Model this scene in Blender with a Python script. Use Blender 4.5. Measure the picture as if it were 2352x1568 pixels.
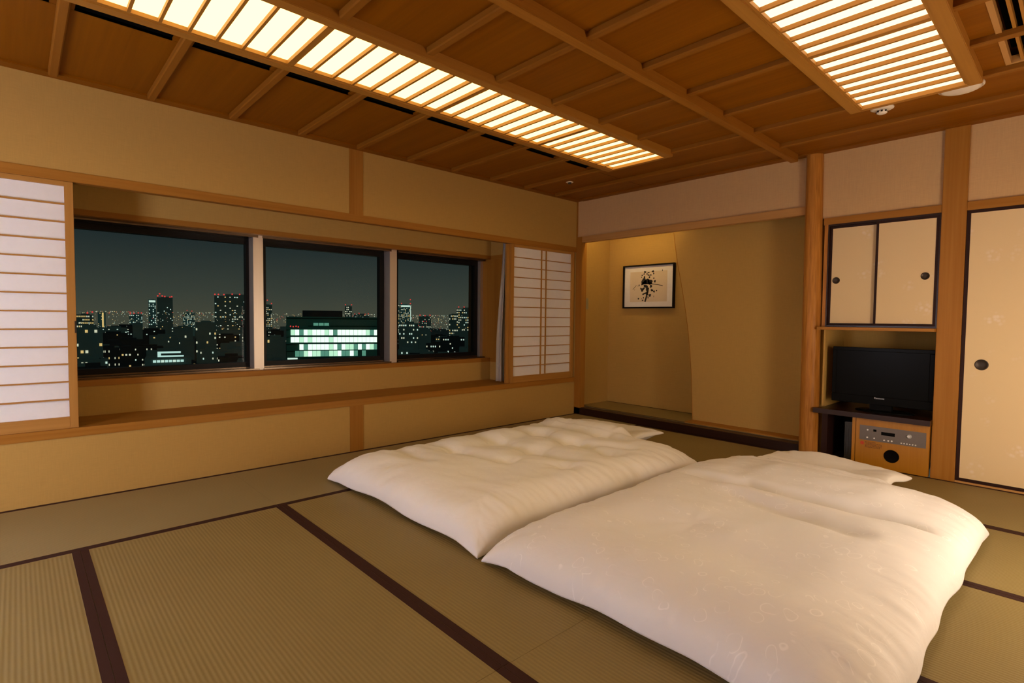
import bpy, bmesh, math, random
import numpy as np
from mathutils import Vector, Matrix, noise as mnoise

# ------------------------------------------------------------------ clear
for o in list(bpy.data.objects):
    bpy.data.objects.remove(o, do_unlink=True)
S = bpy.context.scene
C = S.collection
R = random.Random(7)

# ------------------------------------------------------------------ camera
CAM = Vector((4.0257, -4.7136, 1.0919))
YAW, PITCH, ROLL, FPX = 0.8236, 0.0434, 0.0104, 1229.6
d = Vector((-math.sin(YAW) * math.cos(PITCH), math.cos(YAW) * math.cos(PITCH), -math.sin(PITCH)))
r = d.cross(Vector((0, 0, 1))).normalized()
u = r.cross(d)
r2 = r * math.cos(ROLL) + u * math.sin(ROLL)
u2 = -r * math.sin(ROLL) + u * math.cos(ROLL)
cam = bpy.data.cameras.new('camera')
cam.sensor_fit = 'HORIZONTAL'
cam.sensor_width = 36.0
cam.lens = FPX / 2352.0 * 36.0
cam.clip_start = 0.05
cam.clip_end = 6000
camo = bpy.data.objects.new('camera', cam)
camo.matrix_world = Matrix(((r2.x, u2.x, -d.x, CAM.x), (r2.y, u2.y, -d.y, CAM.y), (r2.z, u2.z, -d.z, CAM.z), (0, 0, 0, 1)))
C.objects.link(camo)
S.camera = camo

# ------------------------------------------------------------------ colour management
S.view_settings.view_transform = 'Standard'
S.view_settings.look = 'None'
S.view_settings.exposure = 0.0
S.view_settings.gamma = 1.0
S.view_settings.use_curve_mapping = False

# ------------------------------------------------------------------ world: night sky over the city
W = bpy.data.worlds.new('night_sky')
S.world = W
W.use_nodes = True
nt = W.node_tree
nt.nodes.clear()
tc = nt.nodes.new('ShaderNodeTexCoord')
sep = nt.nodes.new('ShaderNodeSeparateXYZ')
rmp = nt.nodes.new('ShaderNodeValToRGB')
bg = nt.nodes.new('ShaderNodeBackground')
wo = nt.nodes.new('ShaderNodeOutputWorld')
nt.links.new(tc.outputs['Generated'], sep.inputs[0])
nt.links.new(sep.outputs['Z'], rmp.inputs['Fac'])
nt.links.new(rmp.outputs['Color'], bg.inputs['Color'])
nt.links.new(bg.outputs[0], wo.inputs['Surface'])
SKY_HORIZON, SKY_LOW, SKY_MID, SKY_TOP = (0.060, 0.062, 0.045, 1), (0.042, 0.049, 0.040, 1), (0.0125, 0.0215, 0.0245, 1), (0.006, 0.010, 0.014, 1)
e = rmp.color_ramp.elements
e[0].position = 0.0; e[0].color = SKY_HORIZON
e[1].position = 1.0; e[1].color = SKY_TOP
k = e.new(0.04); k.color = SKY_LOW
k = e.new(0.135); k.color = SKY_MID
bg.inputs['Strength'].default_value = 1.0

# weak sun lamp added to lift the dark city faces, standing in for city glow
sun = bpy.data.lights.new('city_fill_sun', 'SUN')
sun.energy = 0.40
sun.color = (0.62, 0.85, 0.80)
sun.angle = 0.02
so = bpy.data.objects.new('city_fill_sun', sun)
so.rotation_euler = (math.radians(50), 0, math.radians(65))
C.objects.link(so)

# lamp levels (the lamps themselves are built with their fixtures)
PAPER_COLOR_WINDOW, PAPER_COLOR_RIGHT = (1.0, 0.70, 0.25, 1), (1.0, 0.71, 0.38, 1)
PAPER_L_WINDOW, PAPER_L_RIGHT = 3.2, 2.3
SIDE_COLOR = (1.0, 0.81, 0.60, 1)      # added lantern out of view, supplies the light from the right
SIDE_L = 20.5
REAR_COLOR = (0.88, 0.86, 1.0, 1)      # added cooler lantern behind the camera, brightens left and back walls
REAR_L = 30.5
ALCOVE_COLOR = (1.0, 0.76, 0.32, 1)
ALCOVE_L = 28.0

# ================================================================== materials
MATS = {}
def newmat(name):
    m = bpy.data.materials.new(name)
    m.use_nodes = True
    n = m.node_tree
    n.nodes.clear()
    out = n.nodes.new('ShaderNodeOutputMaterial')
    b = n.nodes.new('ShaderNodeBsdfPrincipled')
    n.links.new(b.outputs[0], out.inputs[0])
    MATS[name] = m
    return m, n, b

def c4(c):
    return (c[0], c[1], c[2], 1.0)

def plain(name, col, rough=0.6, metal=0.0, spec=0.5, var=0.06, vs=30.0, bump=0.0, bs=200.0, stretch=(1, 1, 1)):
    m, n, b = newmat(name)
    b.inputs['Roughness'].default_value = rough
    b.inputs['Metallic'].default_value = metal
    b.inputs['Specular IOR Level'].default_value = spec
    t = n.nodes.new('ShaderNodeTexCoord')
    mp = n.nodes.new('ShaderNodeMapping')
    mp.inputs['Scale'].default_value = stretch
    n.links.new(t.outputs['Object'], mp.inputs[0])
    nz = n.nodes.new('ShaderNodeTexNoise')
    nz.inputs['Scale'].default_value = vs
    nz.inputs['Detail'].default_value = 4
    n.links.new(mp.outputs[0], nz.inputs['Vector'])
    mx = n.nodes.new('ShaderNodeMix')
    mx.data_type = 'RGBA'
    mx.inputs['A'].default_value = c4([x * (1 - var) for x in col])
    mx.inputs['B'].default_value = c4([min(1, x * (1 + var)) for x in col])
    n.links.new(nz.outputs['Fac'], mx.inputs['Factor'])
    n.links.new(mx.outputs['Result'], b.inputs['Base Color'])
    if bump:
        n2 = n.nodes.new('ShaderNodeTexNoise')
        n2.inputs['Scale'].default_value = bs
        n2.inputs['Detail'].default_value = 3
        n.links.new(mp.outputs[0], n2.inputs['Vector'])
        bp = n.nodes.new('ShaderNodeBump')
        bp.inputs['Strength'].default_value = bump
        bp.inputs['Distance'].default_value = 0.002
        n.links.new(n2.outputs['Fac'], bp.inputs['Height'])
        n.links.new(bp.outputs[0], b.inputs['Normal'])
    return m

def wood(name, c1, c2, axis, rough=0.45, fine=60.0, along=1.2, spec=0.4):
    """straight-grained timber; axis = direction the grain runs"""
    m, n, b = newmat(name)
    b.inputs['Roughness'].default_value = rough
    b.inputs['Specular IOR Level'].default_value = spec
    t = n.nodes.new('ShaderNodeTexCoord')
    mp = n.nodes.new('ShaderNodeMapping')
    mp.inputs['Scale'].default_value = [along if a == axis else fine for a in 'XYZ']
    n.links.new(t.outputs['Object'], mp.inputs[0])
    nz = n.nodes.new('ShaderNodeTexNoise')
    nz.inputs['Scale'].default_value = 1.0
    nz.inputs['Detail'].default_value = 5
    nz.inputs['Distortion'].default_value = 0.4
    n.links.new(mp.outputs[0], nz.inputs['Vector'])
    mp2 = n.nodes.new('ShaderNodeMapping')
    mp2.inputs['Scale'].default_value = [0.5 if a == axis else 7.0 for a in 'XYZ']
    n.links.new(t.outputs['Object'], mp2.inputs[0])
    nz2 = n.nodes.new('ShaderNodeTexNoise')
    nz2.inputs['Scale'].default_value = 1.0
    nz2.inputs['Detail'].default_value = 2
    n.links.new(mp2.outputs[0], nz2.inputs['Vector'])
    ad = n.nodes.new('ShaderNodeMath')
    ad.operation = 'ADD'
    n.links.new(nz.outputs['Fac'], ad.inputs[0])
    n.links.new(nz2.outputs['Fac'], ad.inputs[1])
    rp = n.nodes.new('ShaderNodeMapRange')
    rp.inputs['From Min'].default_value = 0.72
    rp.inputs['From Max'].default_value = 1.28
    n.links.new(ad.outputs[0], rp.inputs['Value'])
    mx = n.nodes.new('ShaderNodeMix')
    mx.data_type = 'RGBA'
    mx.inputs['A'].default_value = c4(c1)
    mx.inputs['B'].default_value = c4(c2)
    n.links.new(rp.outputs[0], mx.inputs['Factor'])
    n.links.new(mx.outputs['Result'], b.inputs['Base Color'])
    bp = n.nodes.new('ShaderNodeBump')
    bp.inputs['Strength'].default_value = 0.12
    bp.inputs['Distance'].default_value = 0.0015
    n.links.new(nz.outputs['Fac'], bp.inputs['Height'])
    n.links.new(bp.outputs[0], b.inputs['Normal'])
    return m

def emit(name, col, strength):
    m = bpy.data.materials.new(name)
    m.use_nodes = True
    n = m.node_tree
    n.nodes.clear()
    out = n.nodes.new('ShaderNodeOutputMaterial')
    em = n.nodes.new('ShaderNodeEmission')
    em.inputs['Color'].default_value = col if len(col) == 4 else c4(col)
    em.inputs['Strength'].default_value = strength
    n.links.new(em.outputs[0], out.inputs[0])
    MATS[name] = m
    return m

def tatami(name, across, c1=(0.285, 0.212, 0.080), c2=(0.21, 0.148, 0.050)):
    """rush mat: ribs 15 mm apart, counted along axis `across`"""
    m, n, b = newmat(name)
    b.inputs['Roughness'].default_value = 0.55
    b.inputs['Specular IOR Level'].default_value = 0.35
    t = n.nodes.new('ShaderNodeTexCoord')
    wv = n.nodes.new('ShaderNodeTexWave')
    wv.wave_type = 'BANDS'
    wv.bands_direction = across
    wv.inputs['Scale'].default_value = 20.9
    wv.inputs['Distortion'].default_value = 0.25
    wv.inputs['Detail'].default_value = 1
    n.links.new(t.outputs['Object'], wv.inputs['Vector'])
    mp = n.nodes.new('ShaderNodeMapping')
    mp.inputs['Scale'].default_value = (500, 30, 30) if across == 'Y' else (30, 500, 30)
    n.links.new(t.outputs['Object'], mp.inputs[0])
    nz = n.nodes.new('ShaderNodeTexNoise')
    nz.inputs['Scale'].default_value = 1.0
    nz.inputs['Detail'].default_value = 3
    n.links.new(mp.outputs[0], nz.inputs['Vector'])
    lo = n.nodes.new('ShaderNodeTexNoise')
    lo.inputs['Scale'].default_value = 3.0
    n.links.new(t.outputs['Object'], lo.inputs['Vector'])
    mr = n.nodes.new('ShaderNodeMapRange')
    mr.inputs['To Min'].default_value = 0.35
    mr.inputs['To Max'].default_value = 1.0
    n.links.new(wv.outputs['Fac'], mr.inputs['Value'])
    mu = n.nodes.new('ShaderNodeMath')
    mu.operation = 'MULTIPLY'
    n.links.new(mr.outputs[0], mu.inputs[0])
    n.links.new(nz.outputs['Fac'], mu.inputs[1])
    mu2 = n.nodes.new('ShaderNodeMath')
    mu2.operation = 'MULTIPLY_ADD'
    mu2.inputs[1].default_value = 0.5
    n.links.new(lo.outputs['Fac'], mu2.inputs[0])
    n.links.new(mu.outputs[0], mu2.inputs[2])
    mx = n.nodes.new('ShaderNodeMix')
    mx.data_type = 'RGBA'
    mx.inputs['A'].default_value = c4(c2)
    mx.inputs['B'].default_value = c4(c1)
    n.links.new(mu2.outputs[0], mx.inputs['Factor'])
    n.links.new(mx.outputs['Result'], b.inputs['Base Color'])
    bp = n.nodes.new('ShaderNodeBump')
    bp.inputs['Strength'].default_value = 0.35
    bp.inputs['Distance'].default_value = 0.002
    n.links.new(wv.outputs['Fac'], bp.inputs['Height'])
    n.links.new(bp.outputs[0], b.inputs['Normal'])
    return m

def wallcloth(name, col):
    m, n, b = newmat(name)
    b.inputs['Roughness'].default_value = 0.85
    b.inputs['Specular IOR Level'].default_value = 0.2
    t = n.nodes.new('ShaderNodeTexCoord')
    facs = []
    for sc in ((300, 300, 12), (12, 12, 300)):
        mp = n.nodes.new('ShaderNodeMapping')
        mp.inputs['Scale'].default_value = sc
        n.links.new(t.outputs['Object'], mp.inputs[0])
        nz = n.nodes.new('ShaderNodeTexNoise')
        nz.inputs['Scale'].default_value = 1.0
        nz.inputs['Detail'].default_value = 2
        n.links.new(mp.outputs[0], nz.inputs['Vector'])
        facs.append(nz)
    ad = n.nodes.new('ShaderNodeMath')
    ad.operation = 'ADD'
    n.links.new(facs[0].outputs['Fac'], ad.inputs[0])
    n.links.new(facs[1].outputs['Fac'], ad.inputs[1])
    rp = n.nodes.new('ShaderNodeMapRange')
    rp.inputs['From Min'].default_value = 0.6
    rp.inputs['From Max'].default_value = 1.4
    n.links.new(ad.outputs[0], rp.inputs['Value'])
    mx = n.nodes.new('ShaderNodeMix')
    mx.data_type = 'RGBA'
    mx.inputs['A'].default_value = c4([x * 0.93 for x in col])
    mx.inputs['B'].default_value = c4([x * 1.07 for x in col])
    n.links.new(rp.outputs[0], mx.inputs['Factor'])
    n.links.new(mx.outputs['Result'], b.inputs['Base Color'])
    bp = n.nodes.new('ShaderNodeBump')
    bp.inputs['Strength'].default_value = 0.08
    bp.inputs['Distance'].default_value = 0.001
    n.links.new(ad.outputs[0], bp.inputs['Height'])
    n.links.new(bp.outputs[0], b.inputs['Normal'])
    return m

CW1, CW2 = (0.245, 0.081, 0.0020), (0.195, 0.061, 0.0014)      # ceiling cedar
TW1, TW2 = (0.37, 0.162, 0.026), (0.30, 0.120, 0.016)      # trim timber
LW1, LW2 = (0.50, 0.27, 0.095), (0.43, 0.22, 0.07)          # pale timber
for ax in 'XYZ':
    wood('ceiling_wood_' + ax, CW1, CW2, ax, rough=0.45, fine=45, spec=0.12)
    wood('trim_wood_' + ax, TW1, TW2, ax, spec=0.15)
    wood('pale_wood_' + ax, LW1, LW2, ax, spec=0.15)
wood('batten_wood', (0.28, 0.110, 0.013), (0.23, 0.086, 0.010), 'X', rough=0.5, spec=0.12)
wood('beam_wood', (0.33, 0.135, 0.018), (0.26, 0.10, 0.012), 'Y', rough=0.5, spec=0.12)
wood('lamp_wood_X', (0.42, 0.195, 0.03), (0.35, 0.15, 0.02), 'X', rough=0.5)
wood('lamp_wood_Y', (0.42, 0.195, 0.03), (0.35, 0.15, 0.02), 'Y', rough=0.5)
wood('shoji_wood_Z', (0.43, 0.21, 0.045), (0.36, 0.165, 0.03), 'Z', rough=0.5)
wood('shoji_wood_Y', (0.43, 0.21, 0.045), (0.36, 0.165, 0.03), 'Y', rough=0.5)
wood('pillar_wood', (0.50, 0.215, 0.042), (0.24, 0.085, 0.010), 'Z', rough=0.4, fine=90, along=5.0, spec=0.15)
wood('cabinet_wood', (0.42, 0.185, 0.012), (0.36, 0.145, 0.008), 'Z', rough=0.35)
wood('lacquer_X', (0.026, 0.009, 0.006), (0.018, 0.006, 0.004), 'X', rough=0.3, spec=0.3)
wood('lacquer_Z', (0.030, 0.010, 0.007), (0.020, 0.007, 0.005), 'Z', rough=0.5, spec=0.15)
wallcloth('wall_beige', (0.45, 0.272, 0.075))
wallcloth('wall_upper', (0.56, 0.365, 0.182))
tatami('tatami_x', 'Y')
tatami('tatami_y', 'X', (0.31, 0.242, 0.112), (0.24, 0.18, 0.08))
plain('border_cloth', (0.040, 0.014, 0.010), rough=0.8, spec=0.2, bump=0.2, bs=600)
plain('plaster_dark', (0.10, 0.06, 0.03))
plain('black_frame', (0.008, 0.007, 0.007), rough=0.35, spec=0.12)
plain('black_gloss', (0.004, 0.004, 0.004), rough=0.25, var=0.02, spec=0.03)
plain('black_void', (0.004, 0.003, 0.003), rough=0.9, spec=0.05)
plain('dark_bronze', (0.045, 0.032, 0.025), rough=0.45, metal=0.6)
plain('iron', (0.05, 0.045, 0.045), rough=0.4, metal=0.7)
plain('aluminium', (0.62, 0.55, 0.50), rough=0.38, metal=0.75, stretch=(60, 60, 0.6), vs=6)
plain('dark_steel', (0.17, 0.125, 0.09), rough=0.22, metal=0.85, stretch=(30, 0.6, 30), vs=6)
plain('steel', (0.60, 0.55, 0.50), rough=0.25, metal=0.9, stretch=(30, 0.6, 30), vs=6)
plain('panel_grey', (0.16, 0.135, 0.115), rough=0.4, metal=0.5)
plain('white_plastic', (0.78, 0.72, 0.66), rough=0.4)
plain('switch_plastic', (0.30, 0.25, 0.12), rough=0.6)
plain('white_print', (0.75, 0.72, 0.68), rough=0.5)
plain('silver_print', (0.6, 0.6, 0.6), rough=0.4, metal=0.4)
plain('red_print', (0.50, 0.05, 0.01), rough=0.5)
plain('brown_print', (0.11, 0.035, 0.006), rough=0.6)
plain('mat_board', (0.74, 0.70, 0.68), rough=0.8)
plain('art_paper', (0.66, 0.54, 0.40), rough=0.85, var=0.05, vs=12)
plain('ink', (0.015, 0.012, 0.012), rough=0.8)
plain('curtain', (0.62, 0.58, 0.58), rough=0.9, spec=0.1)
plain('dark_gear', (0.045, 0.045, 0.04), rough=0.5, var=0.3, vs=18)

# shoji paper : thin translucent washi
def paper_mat(name, col, transl=0.35):
    m, n, b = newmat(name)
    b.inputs['Roughness'].default_value = 0.9
    b.inputs['Specular IOR Level'].default_value = 0.1
    t = n.nodes.new('ShaderNodeTexCoord')
    nz = n.nodes.new('ShaderNodeTexNoise')
    nz.inputs['Scale'].default_value = 25
    nz.inputs['Detail'].default_value = 6
    nz.inputs['Roughness'].default_value = 0.7
    n.links.new(t.outputs['Object'], nz.inputs['Vector'])
    mx = n.nodes.new('ShaderNodeMix')
    mx.data_type = 'RGBA'
    mx.inputs['A'].default_value = c4([x * 0.96 for x in col])
    mx.inputs['B'].default_value = c4([min(1, x * 1.03) for x in col])
    n.links.new(nz.outputs['Fac'], mx.inputs['Factor'])
    n.links.new(mx.outputs['Result'], b.inputs['Base Color'])
    tr = n.nodes.new('ShaderNodeBsdfTranslucent')
    n.links.new(mx.outputs['Result'], tr.inputs['Color'])
    ms = n.nodes.new('ShaderNodeMixShader')
    ms.inputs[0].default_value = transl
    n.links.new(b.outputs[0], ms.inputs[1])
    n.links.new(tr.outputs[0], ms.inputs[2])
    n.links.new(ms.outputs[0], n.nodes['Material Output'].inputs[0])
    return m
paper_mat('washi', (0.90, 0.88, 0.90), 0.2)

# sliding door paper with faint blossom medallions
def fusuma_mat(name):
    m, n, b = newmat(name)
    b.inputs['Roughness'].default_value = 0.75
    b.inputs['Specular IOR Level'].default_value = 0.25
    t = n.nodes.new('ShaderNodeTexCoord')
    mp = n.nodes.new('ShaderNodeMapping')
    mp.inputs['Scale'].default_value = (6.0, 0.0, 6.0)
    n.links.new(t.outputs['Object'], mp.inputs[0])
    vo = n.nodes.new('ShaderNodeTexVoronoi')
    vo.feature = 'F1'
    vo.inputs['Scale'].default_value = 1.0
    vo.inputs['Randomness'].default_value = 0.8
    n.links.new(mp.outputs[0], vo.inputs['Vector'])
    mr = n.nodes.new('ShaderNodeMapRange')
    mr.inputs['From Min'].default_value = 0.36
    mr.inputs['From Max'].default_value = 0.20
    n.links.new(vo.outputs['Distance'], mr.inputs['Value'])
    v2 = n.nodes.new('ShaderNodeTexVoronoi')
    v2.inputs['Scale'].default_value = 38.0
    n.links.new(t.outputs['Object'], v2.inputs['Vector'])
    pet = n.nodes.new('ShaderNodeMapRange')
    pet.inputs['From Min'].default_value = 0.6
    pet.inputs['From Max'].default_value = 0.2
    n.links.new(v2.outputs['Distance'], pet.inputs['Value'])
    mu = n.nodes.new('ShaderNodeMath')
    mu.operation = 'MULTIPLY'
    n.links.new(mr.outputs[0], mu.inputs[0])
    n.links.new(pet.outputs[0], mu.inputs[1])
    mu2 = n.nodes.new('ShaderNodeMath')
    mu2.operation = 'MULTIPLY'
    mu2.inputs[1].default_value = 0.95
    n.links.new(mu.outputs[0], mu2.inputs[0])
    mx = n.nodes.new('ShaderNodeMix')
    mx.data_type = 'RGBA'
    mx.inputs['A'].default_value = (0.70, 0.53, 0.31, 1)
    mx.inputs['B'].default_value = (0.76, 0.62, 0.49, 1)
    n.links.new(mu2.outputs[0], mx.inputs['Factor'])
    n.links.new(mx.outputs['Result'], b.inputs['Base Color'])
    return m
fusuma_mat('fusuma_paper')

# bedding cotton, plain and with a woven scroll pattern
def cotton(name, col, pattern=False):
    m, n, b = newmat(name)
    b.inputs['Roughness'].default_value = 0.85
    b.inputs['Specular IOR Level'].default_value = 0.15
    b.inputs['Sheen Weight'].default_value = 0.15
    t = n.nodes.new('ShaderNodeTexCoord')
    nz = n.nodes.new('ShaderNodeTexNoise')
    nz.inputs['Scale'].default_value = 9.0
    nz.inputs['Detail'].default_value = 6
    nz.inputs['Distortion'].default_value = 1.2
    n.links.new(t.outputs['Object'], nz.inputs['Vector'])
    bp = n.nodes.new('ShaderNodeBump')
    bp.inputs['Strength'].default_value = 0.25
    bp.inputs['Distance'].default_value = 0.012
    n.links.new(nz.outputs['Fac'], bp.inputs['Height'])
    n.links.new(bp.outputs[0], b.inputs['Normal'])
    if pattern:
        nz2 = n.nodes.new('ShaderNodeTexNoise')
        nz2.inputs['Scale'].default_value = 7.0
        nz2.inputs['Detail'].default_value = 2
        n.links.new(t.outputs['Object'], nz2.inputs['Vector'])
        va = n.nodes.new('ShaderNodeVectorMath')
        va.operation = 'MULTIPLY_ADD'
        va.inputs[1].default_value = (0.10, 0.10, 0.0)
        n.links.new(nz2.outputs['Color'], va.inputs[0])
        n.links.new(t.outputs['Object'], va.inputs[2])
        mp = n.nodes.new('ShaderNodeMapping')
        mp.inputs['Scale'].default_value = (1, 1, 0)
        n.links.new(va.outputs[0], mp.inputs[0])
        vo = n.nodes.new('ShaderNodeTexVoronoi')
        vo.inputs['Scale'].default_value = 15.0
        n.links.new(mp.outputs[0], vo.inputs['Vector'])
        su = n.nodes.new('ShaderNodeMath'); su.operation = 'SUBTRACT'; su.inputs[1].default_value = 0.33
        n.links.new(vo.outputs['Distance'], su.inputs[0])
        ab = n.nodes.new('ShaderNodeMath'); ab.operation = 'ABSOLUTE'
        n.links.new(su.outputs[0], ab.inputs[0])
        mr = n.nodes.new('ShaderNodeMapRange')
        mr.inputs['From Min'].default_value = 0.030
        mr.inputs['From Max'].default_value = 0.012
        n.links.new(ab.outputs[0], mr.inputs['Value'])
        br = n.nodes.new('ShaderNodeTexNoise')
        br.inputs['Scale'].default_value = 14.0
        n.links.new(t.outputs['Object'], br.inputs['Vector'])
        gr = n.nodes.new('ShaderNodeMapRange')
        gr.inputs['From Min'].default_value = 0.42
        gr.inputs['From Max'].default_value = 0.54
        n.links.new(br.outputs['Fac'], gr.inputs['Value'])
        mu = n.nodes.new('ShaderNodeMath'); mu.operation = 'MULTIPLY'
        n.links.new(mr.outputs[0], mu.inputs[0]); n.links.new(gr.outputs[0], mu.inputs[1])
        mx = n.nodes.new('ShaderNodeMix'); mx.data_type = 'RGBA'
        mx.inputs['A'].default_value = c4([x * 0.97 for x in col])
        mx.inputs['B'].default_value = c4([min(1, x * 1.08) for x in col])
        n.links.new(mu.outputs[0], mx.inputs['Factor'])
        n.links.new(mx.outputs['Result'], b.inputs['Base Color'])
    else:
        b.inputs['Base Color'].default_value = c4(col)
    return m
cotton('cotton', (0.90, 0.885, 0.88))
cotton('cotton_scroll', (0.86, 0.84, 0.84), True)
cotton('pillow_cotton', (0.90, 0.88, 0.86))

# window glass
def glass_mat(name):
    m = bpy.data.materials.new(name)
    m.use_nodes = True
    n = m.node_tree
    n.nodes.clear()
    out = n.nodes.new('ShaderNodeOutputMaterial')
    tr = n.nodes.new('ShaderNodeBsdfTransparent')
    tr.inputs['Color'].default_value = (0.93, 0.97, 0.95, 1)
    gl = n.nodes.new('ShaderNodeBsdfGlossy')
    gl.inputs['Roughness'].default_value = 0.02
    fr = n.nodes.new('ShaderNodeFresnel')
    fr.inputs['IOR'].default_value = 1.12
    ms = n.nodes.new('ShaderNodeMixShader')
    n.links.new(fr.outputs[0], ms.inputs[0])
    n.links.new(tr.outputs[0], ms.inputs[1])
    n.links.new(gl.outputs[0], ms.inputs[2])
    n.links.new(ms.outputs[0], out.inputs[0])
    MATS[name] = m
glass_mat('glass')
emit('lamp_paper_window', PAPER_COLOR_WINDOW, PAPER_L_WINDOW)
emit('lamp_paper_right', PAPER_COLOR_RIGHT, PAPER_L_RIGHT)
emit('side_fill_paper', SIDE_COLOR, SIDE_L)
emit('rear_fill_paper', REAR_COLOR, REAR_L)
emit('tube_light', ALCOVE_COLOR, ALCOVE_L)
# city
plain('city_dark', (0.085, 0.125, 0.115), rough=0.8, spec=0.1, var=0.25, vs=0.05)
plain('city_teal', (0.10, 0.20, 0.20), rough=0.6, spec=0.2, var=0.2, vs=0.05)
plain('city_green_glass', (0.02, 0.11, 0.085), rough=0.5, spec=0.2, var=0.2, vs=0.05)
plain('city_black', (0.02, 0.022, 0.024), rough=0.8, spec=0.1)
plain('city_ground', (0.06, 0.07, 0.07), rough=0.95, spec=0.05, var=0.3, vs=0.02)
emit('lit_warm', (1.0, 0.66, 0.25), 0.75)
emit('lit_pale', (0.95, 0.92, 0.68), 0.7)
emit('lit_white', (0.80, 1.0, 0.88), 0.8)
emit('lit_red', (1.0, 0.07, 0.06), 0.8)
emit('lit_office', (0.62, 1.0, 0.72), 0.95)
emit('lit_office_bright', (0.80, 1.0, 0.82), 1.35)
emit('lit_office_dim', (0.22, 0.62, 0.45), 0.45)
emit('lit_canopy', (0.70, 1.0, 0.93), 0.75)

# ================================================================== helpers
def M(x):
    return MATS[x] if isinstance(x, str) else x

def set_props(o, label=None, cat=None, group=None, kind=None):
    if label: o['label'] = label
    if cat: o['category'] = cat
    if group: o['group'] = group
    if kind: o['kind'] = kind
    return o

def link(name, me, mat, parent=None, smooth=False):
    o = bpy.data.objects.new(name, me)
    C.objects.link(o)
    if mat is not None:
        if isinstance(mat, (list, tuple)):
            for x in mat: me.materials.append(M(x))
        else:
            me.materials.append(M(mat))
    if parent is not None:
        o.parent = parent
        off = parent.matrix_world.translation if False else WORLD_OFF.get(parent.name, Vector((0, 0, 0)))
        o.matrix_parent_inverse = Matrix.Translation(-off)
        WORLD_OFF[o.name] = Vector((0, 0, 0))
    if smooth:
        for f in me.polygons: f.use_smooth = True
    return o
WORLD_OFF = {}

def empty(name, loc, label=None, cat=None, group=None, kind=None):
    o = bpy.data.objects.new(name, None)
    o.location = loc
    o.empty_display_size = 0.1
    C.objects.link(o)
    WORLD_OFF[o.name] = Vector(loc)
    return set_props(o, label, cat, group, kind)

def bm_box(bm, x0, x1, y0, y1, z0, z1):
    v = [bm.verts.new(c) for c in ((x0, y0, z0), (x1, y0, z0), (x1, y1, z0), (x0, y1, z0), (x0, y0, z1), (x1, y0, z1), (x1, y1, z1), (x0, y1, z1))]
    for f in ((0, 3, 2, 1), (4, 5, 6, 7), (0, 1, 5, 4), (1, 2, 6, 5), (2, 3, 7, 6), (3, 0, 4, 7)):
        bm.faces.new([v[i] for i in f])
    return v

def to_mesh(bm, name):
    me = bpy.data.meshes.new(name)
    bm.normal_update()
    bm.to_mesh(me)
    bm.free()
    return me

def box(name, x0, x1, y0, y1, z0, z1, mat, parent=None, bevel=0.0, kind=None):
    bm = bmesh.new()
    bm_box(bm, min(x0, x1), max(x0, x1), min(y0, y1), max(y0, y1), min(z0, z1), max(z0, z1))
    if bevel:
        bmesh.ops.bevel(bm, geom=bm.edges[:], offset=bevel, segments=2, affect='EDGES')
    o = link(name, to_mesh(bm, name), mat, parent)
    if kind: o['kind'] = kind
    return o

def boxes(name, lst, mat, parent=None, bevel=0.0, kind=None):
    bm = bmesh.new()
    for b in lst: bm_box(bm, *b)
    if bevel:
        bmesh.ops.bevel(bm, geom=bm.edges[:], offset=bevel, segments=1, affect='EDGES')
    o = link(name, to_mesh(bm, name), mat, parent)
    if kind: o['kind'] = kind
    return o

def prism(name, pts, axis, a0, a1, mat, parent=None, kind=None, smooth=False):
    """extrude 2-D polygon along axis; pts are the other two coords in xyz order"""
    bm = bmesh.new()
    def mk(p, a):
        if axis == 'X': return (a, p[0], p[1])
        if axis == 'Y': return (p[0], a, p[1])
        return (p[0], p[1], a)
    A = [bm.verts.new(mk(p, a0)) for p in pts]
    B = [bm.verts.new(mk(p, a1)) for p in pts]
    n = len(pts)
    bm.faces.new(A)
    bm.faces.new(B[::-1])
    for i in range(n):
        bm.faces.new((A[i], B[i], B[(i + 1) % n], A[(i + 1) % n]))
    bmesh.ops.recalc_face_normals(bm, faces=bm.faces[:])
    o = link(name, to_mesh(bm, name), mat, parent)
    if kind: o['kind'] = kind
    return o

def lathe(name, prof, center, axis, mat, parent=None, seg=32, smooth=True):
    """prof: (radius, height) list; axis direction of height"""
    bm = bmesh.new()
    rings = []
    for rr, h in prof:
        ring = []
        for i in range(seg):
            a = 2 * math.pi * i / seg
            p = (rr * math.cos(a), rr * math.sin(a))
            if axis == 'Z': q = (p[0], p[1], h)
            elif axis == 'Y': q = (p[0], h, p[1])
            else: q = (h, p[0], p[1])
            ring.append(bm.verts.new(Vector(q) + Vector(center)))
        rings.append(ring)
    for a, b in zip(rings, rings[1:]):
        for i in range(seg):
            bm.faces.new((a[i], a[(i + 1) % seg], b[(i + 1) % seg], b[i]))
    bm.faces.new(rings[0][::-1])
    bm.faces.new(rings[-1])
    bmesh.ops.recalc_face_normals(bm, faces=bm.faces[:])
    o = link(name, to_mesh(bm, name), mat, parent)
    if smooth:
        for f in o.data.polygons: f.use_smooth = len(f.vertices) == 4
    return o

def instance(src, name, offset, parent):
    o = src.copy()
    o.name = name
    C.objects.link(o)
    o.location = Vector(src.location) + Vector(offset)
    return o

def struct(o):
    o['kind'] = 'structure'
    return o

def sstep(a, b, x):
    t = max(0.0, min(1.0, (x - a) / (b - a)))
    return t * t * (3 - 2 * t)

H = 2.4213       # underside of the cornice
PZ = 2.428       # ceiling boards
RX, RY = 5.5, -7.2   # right and rear walls

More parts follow.
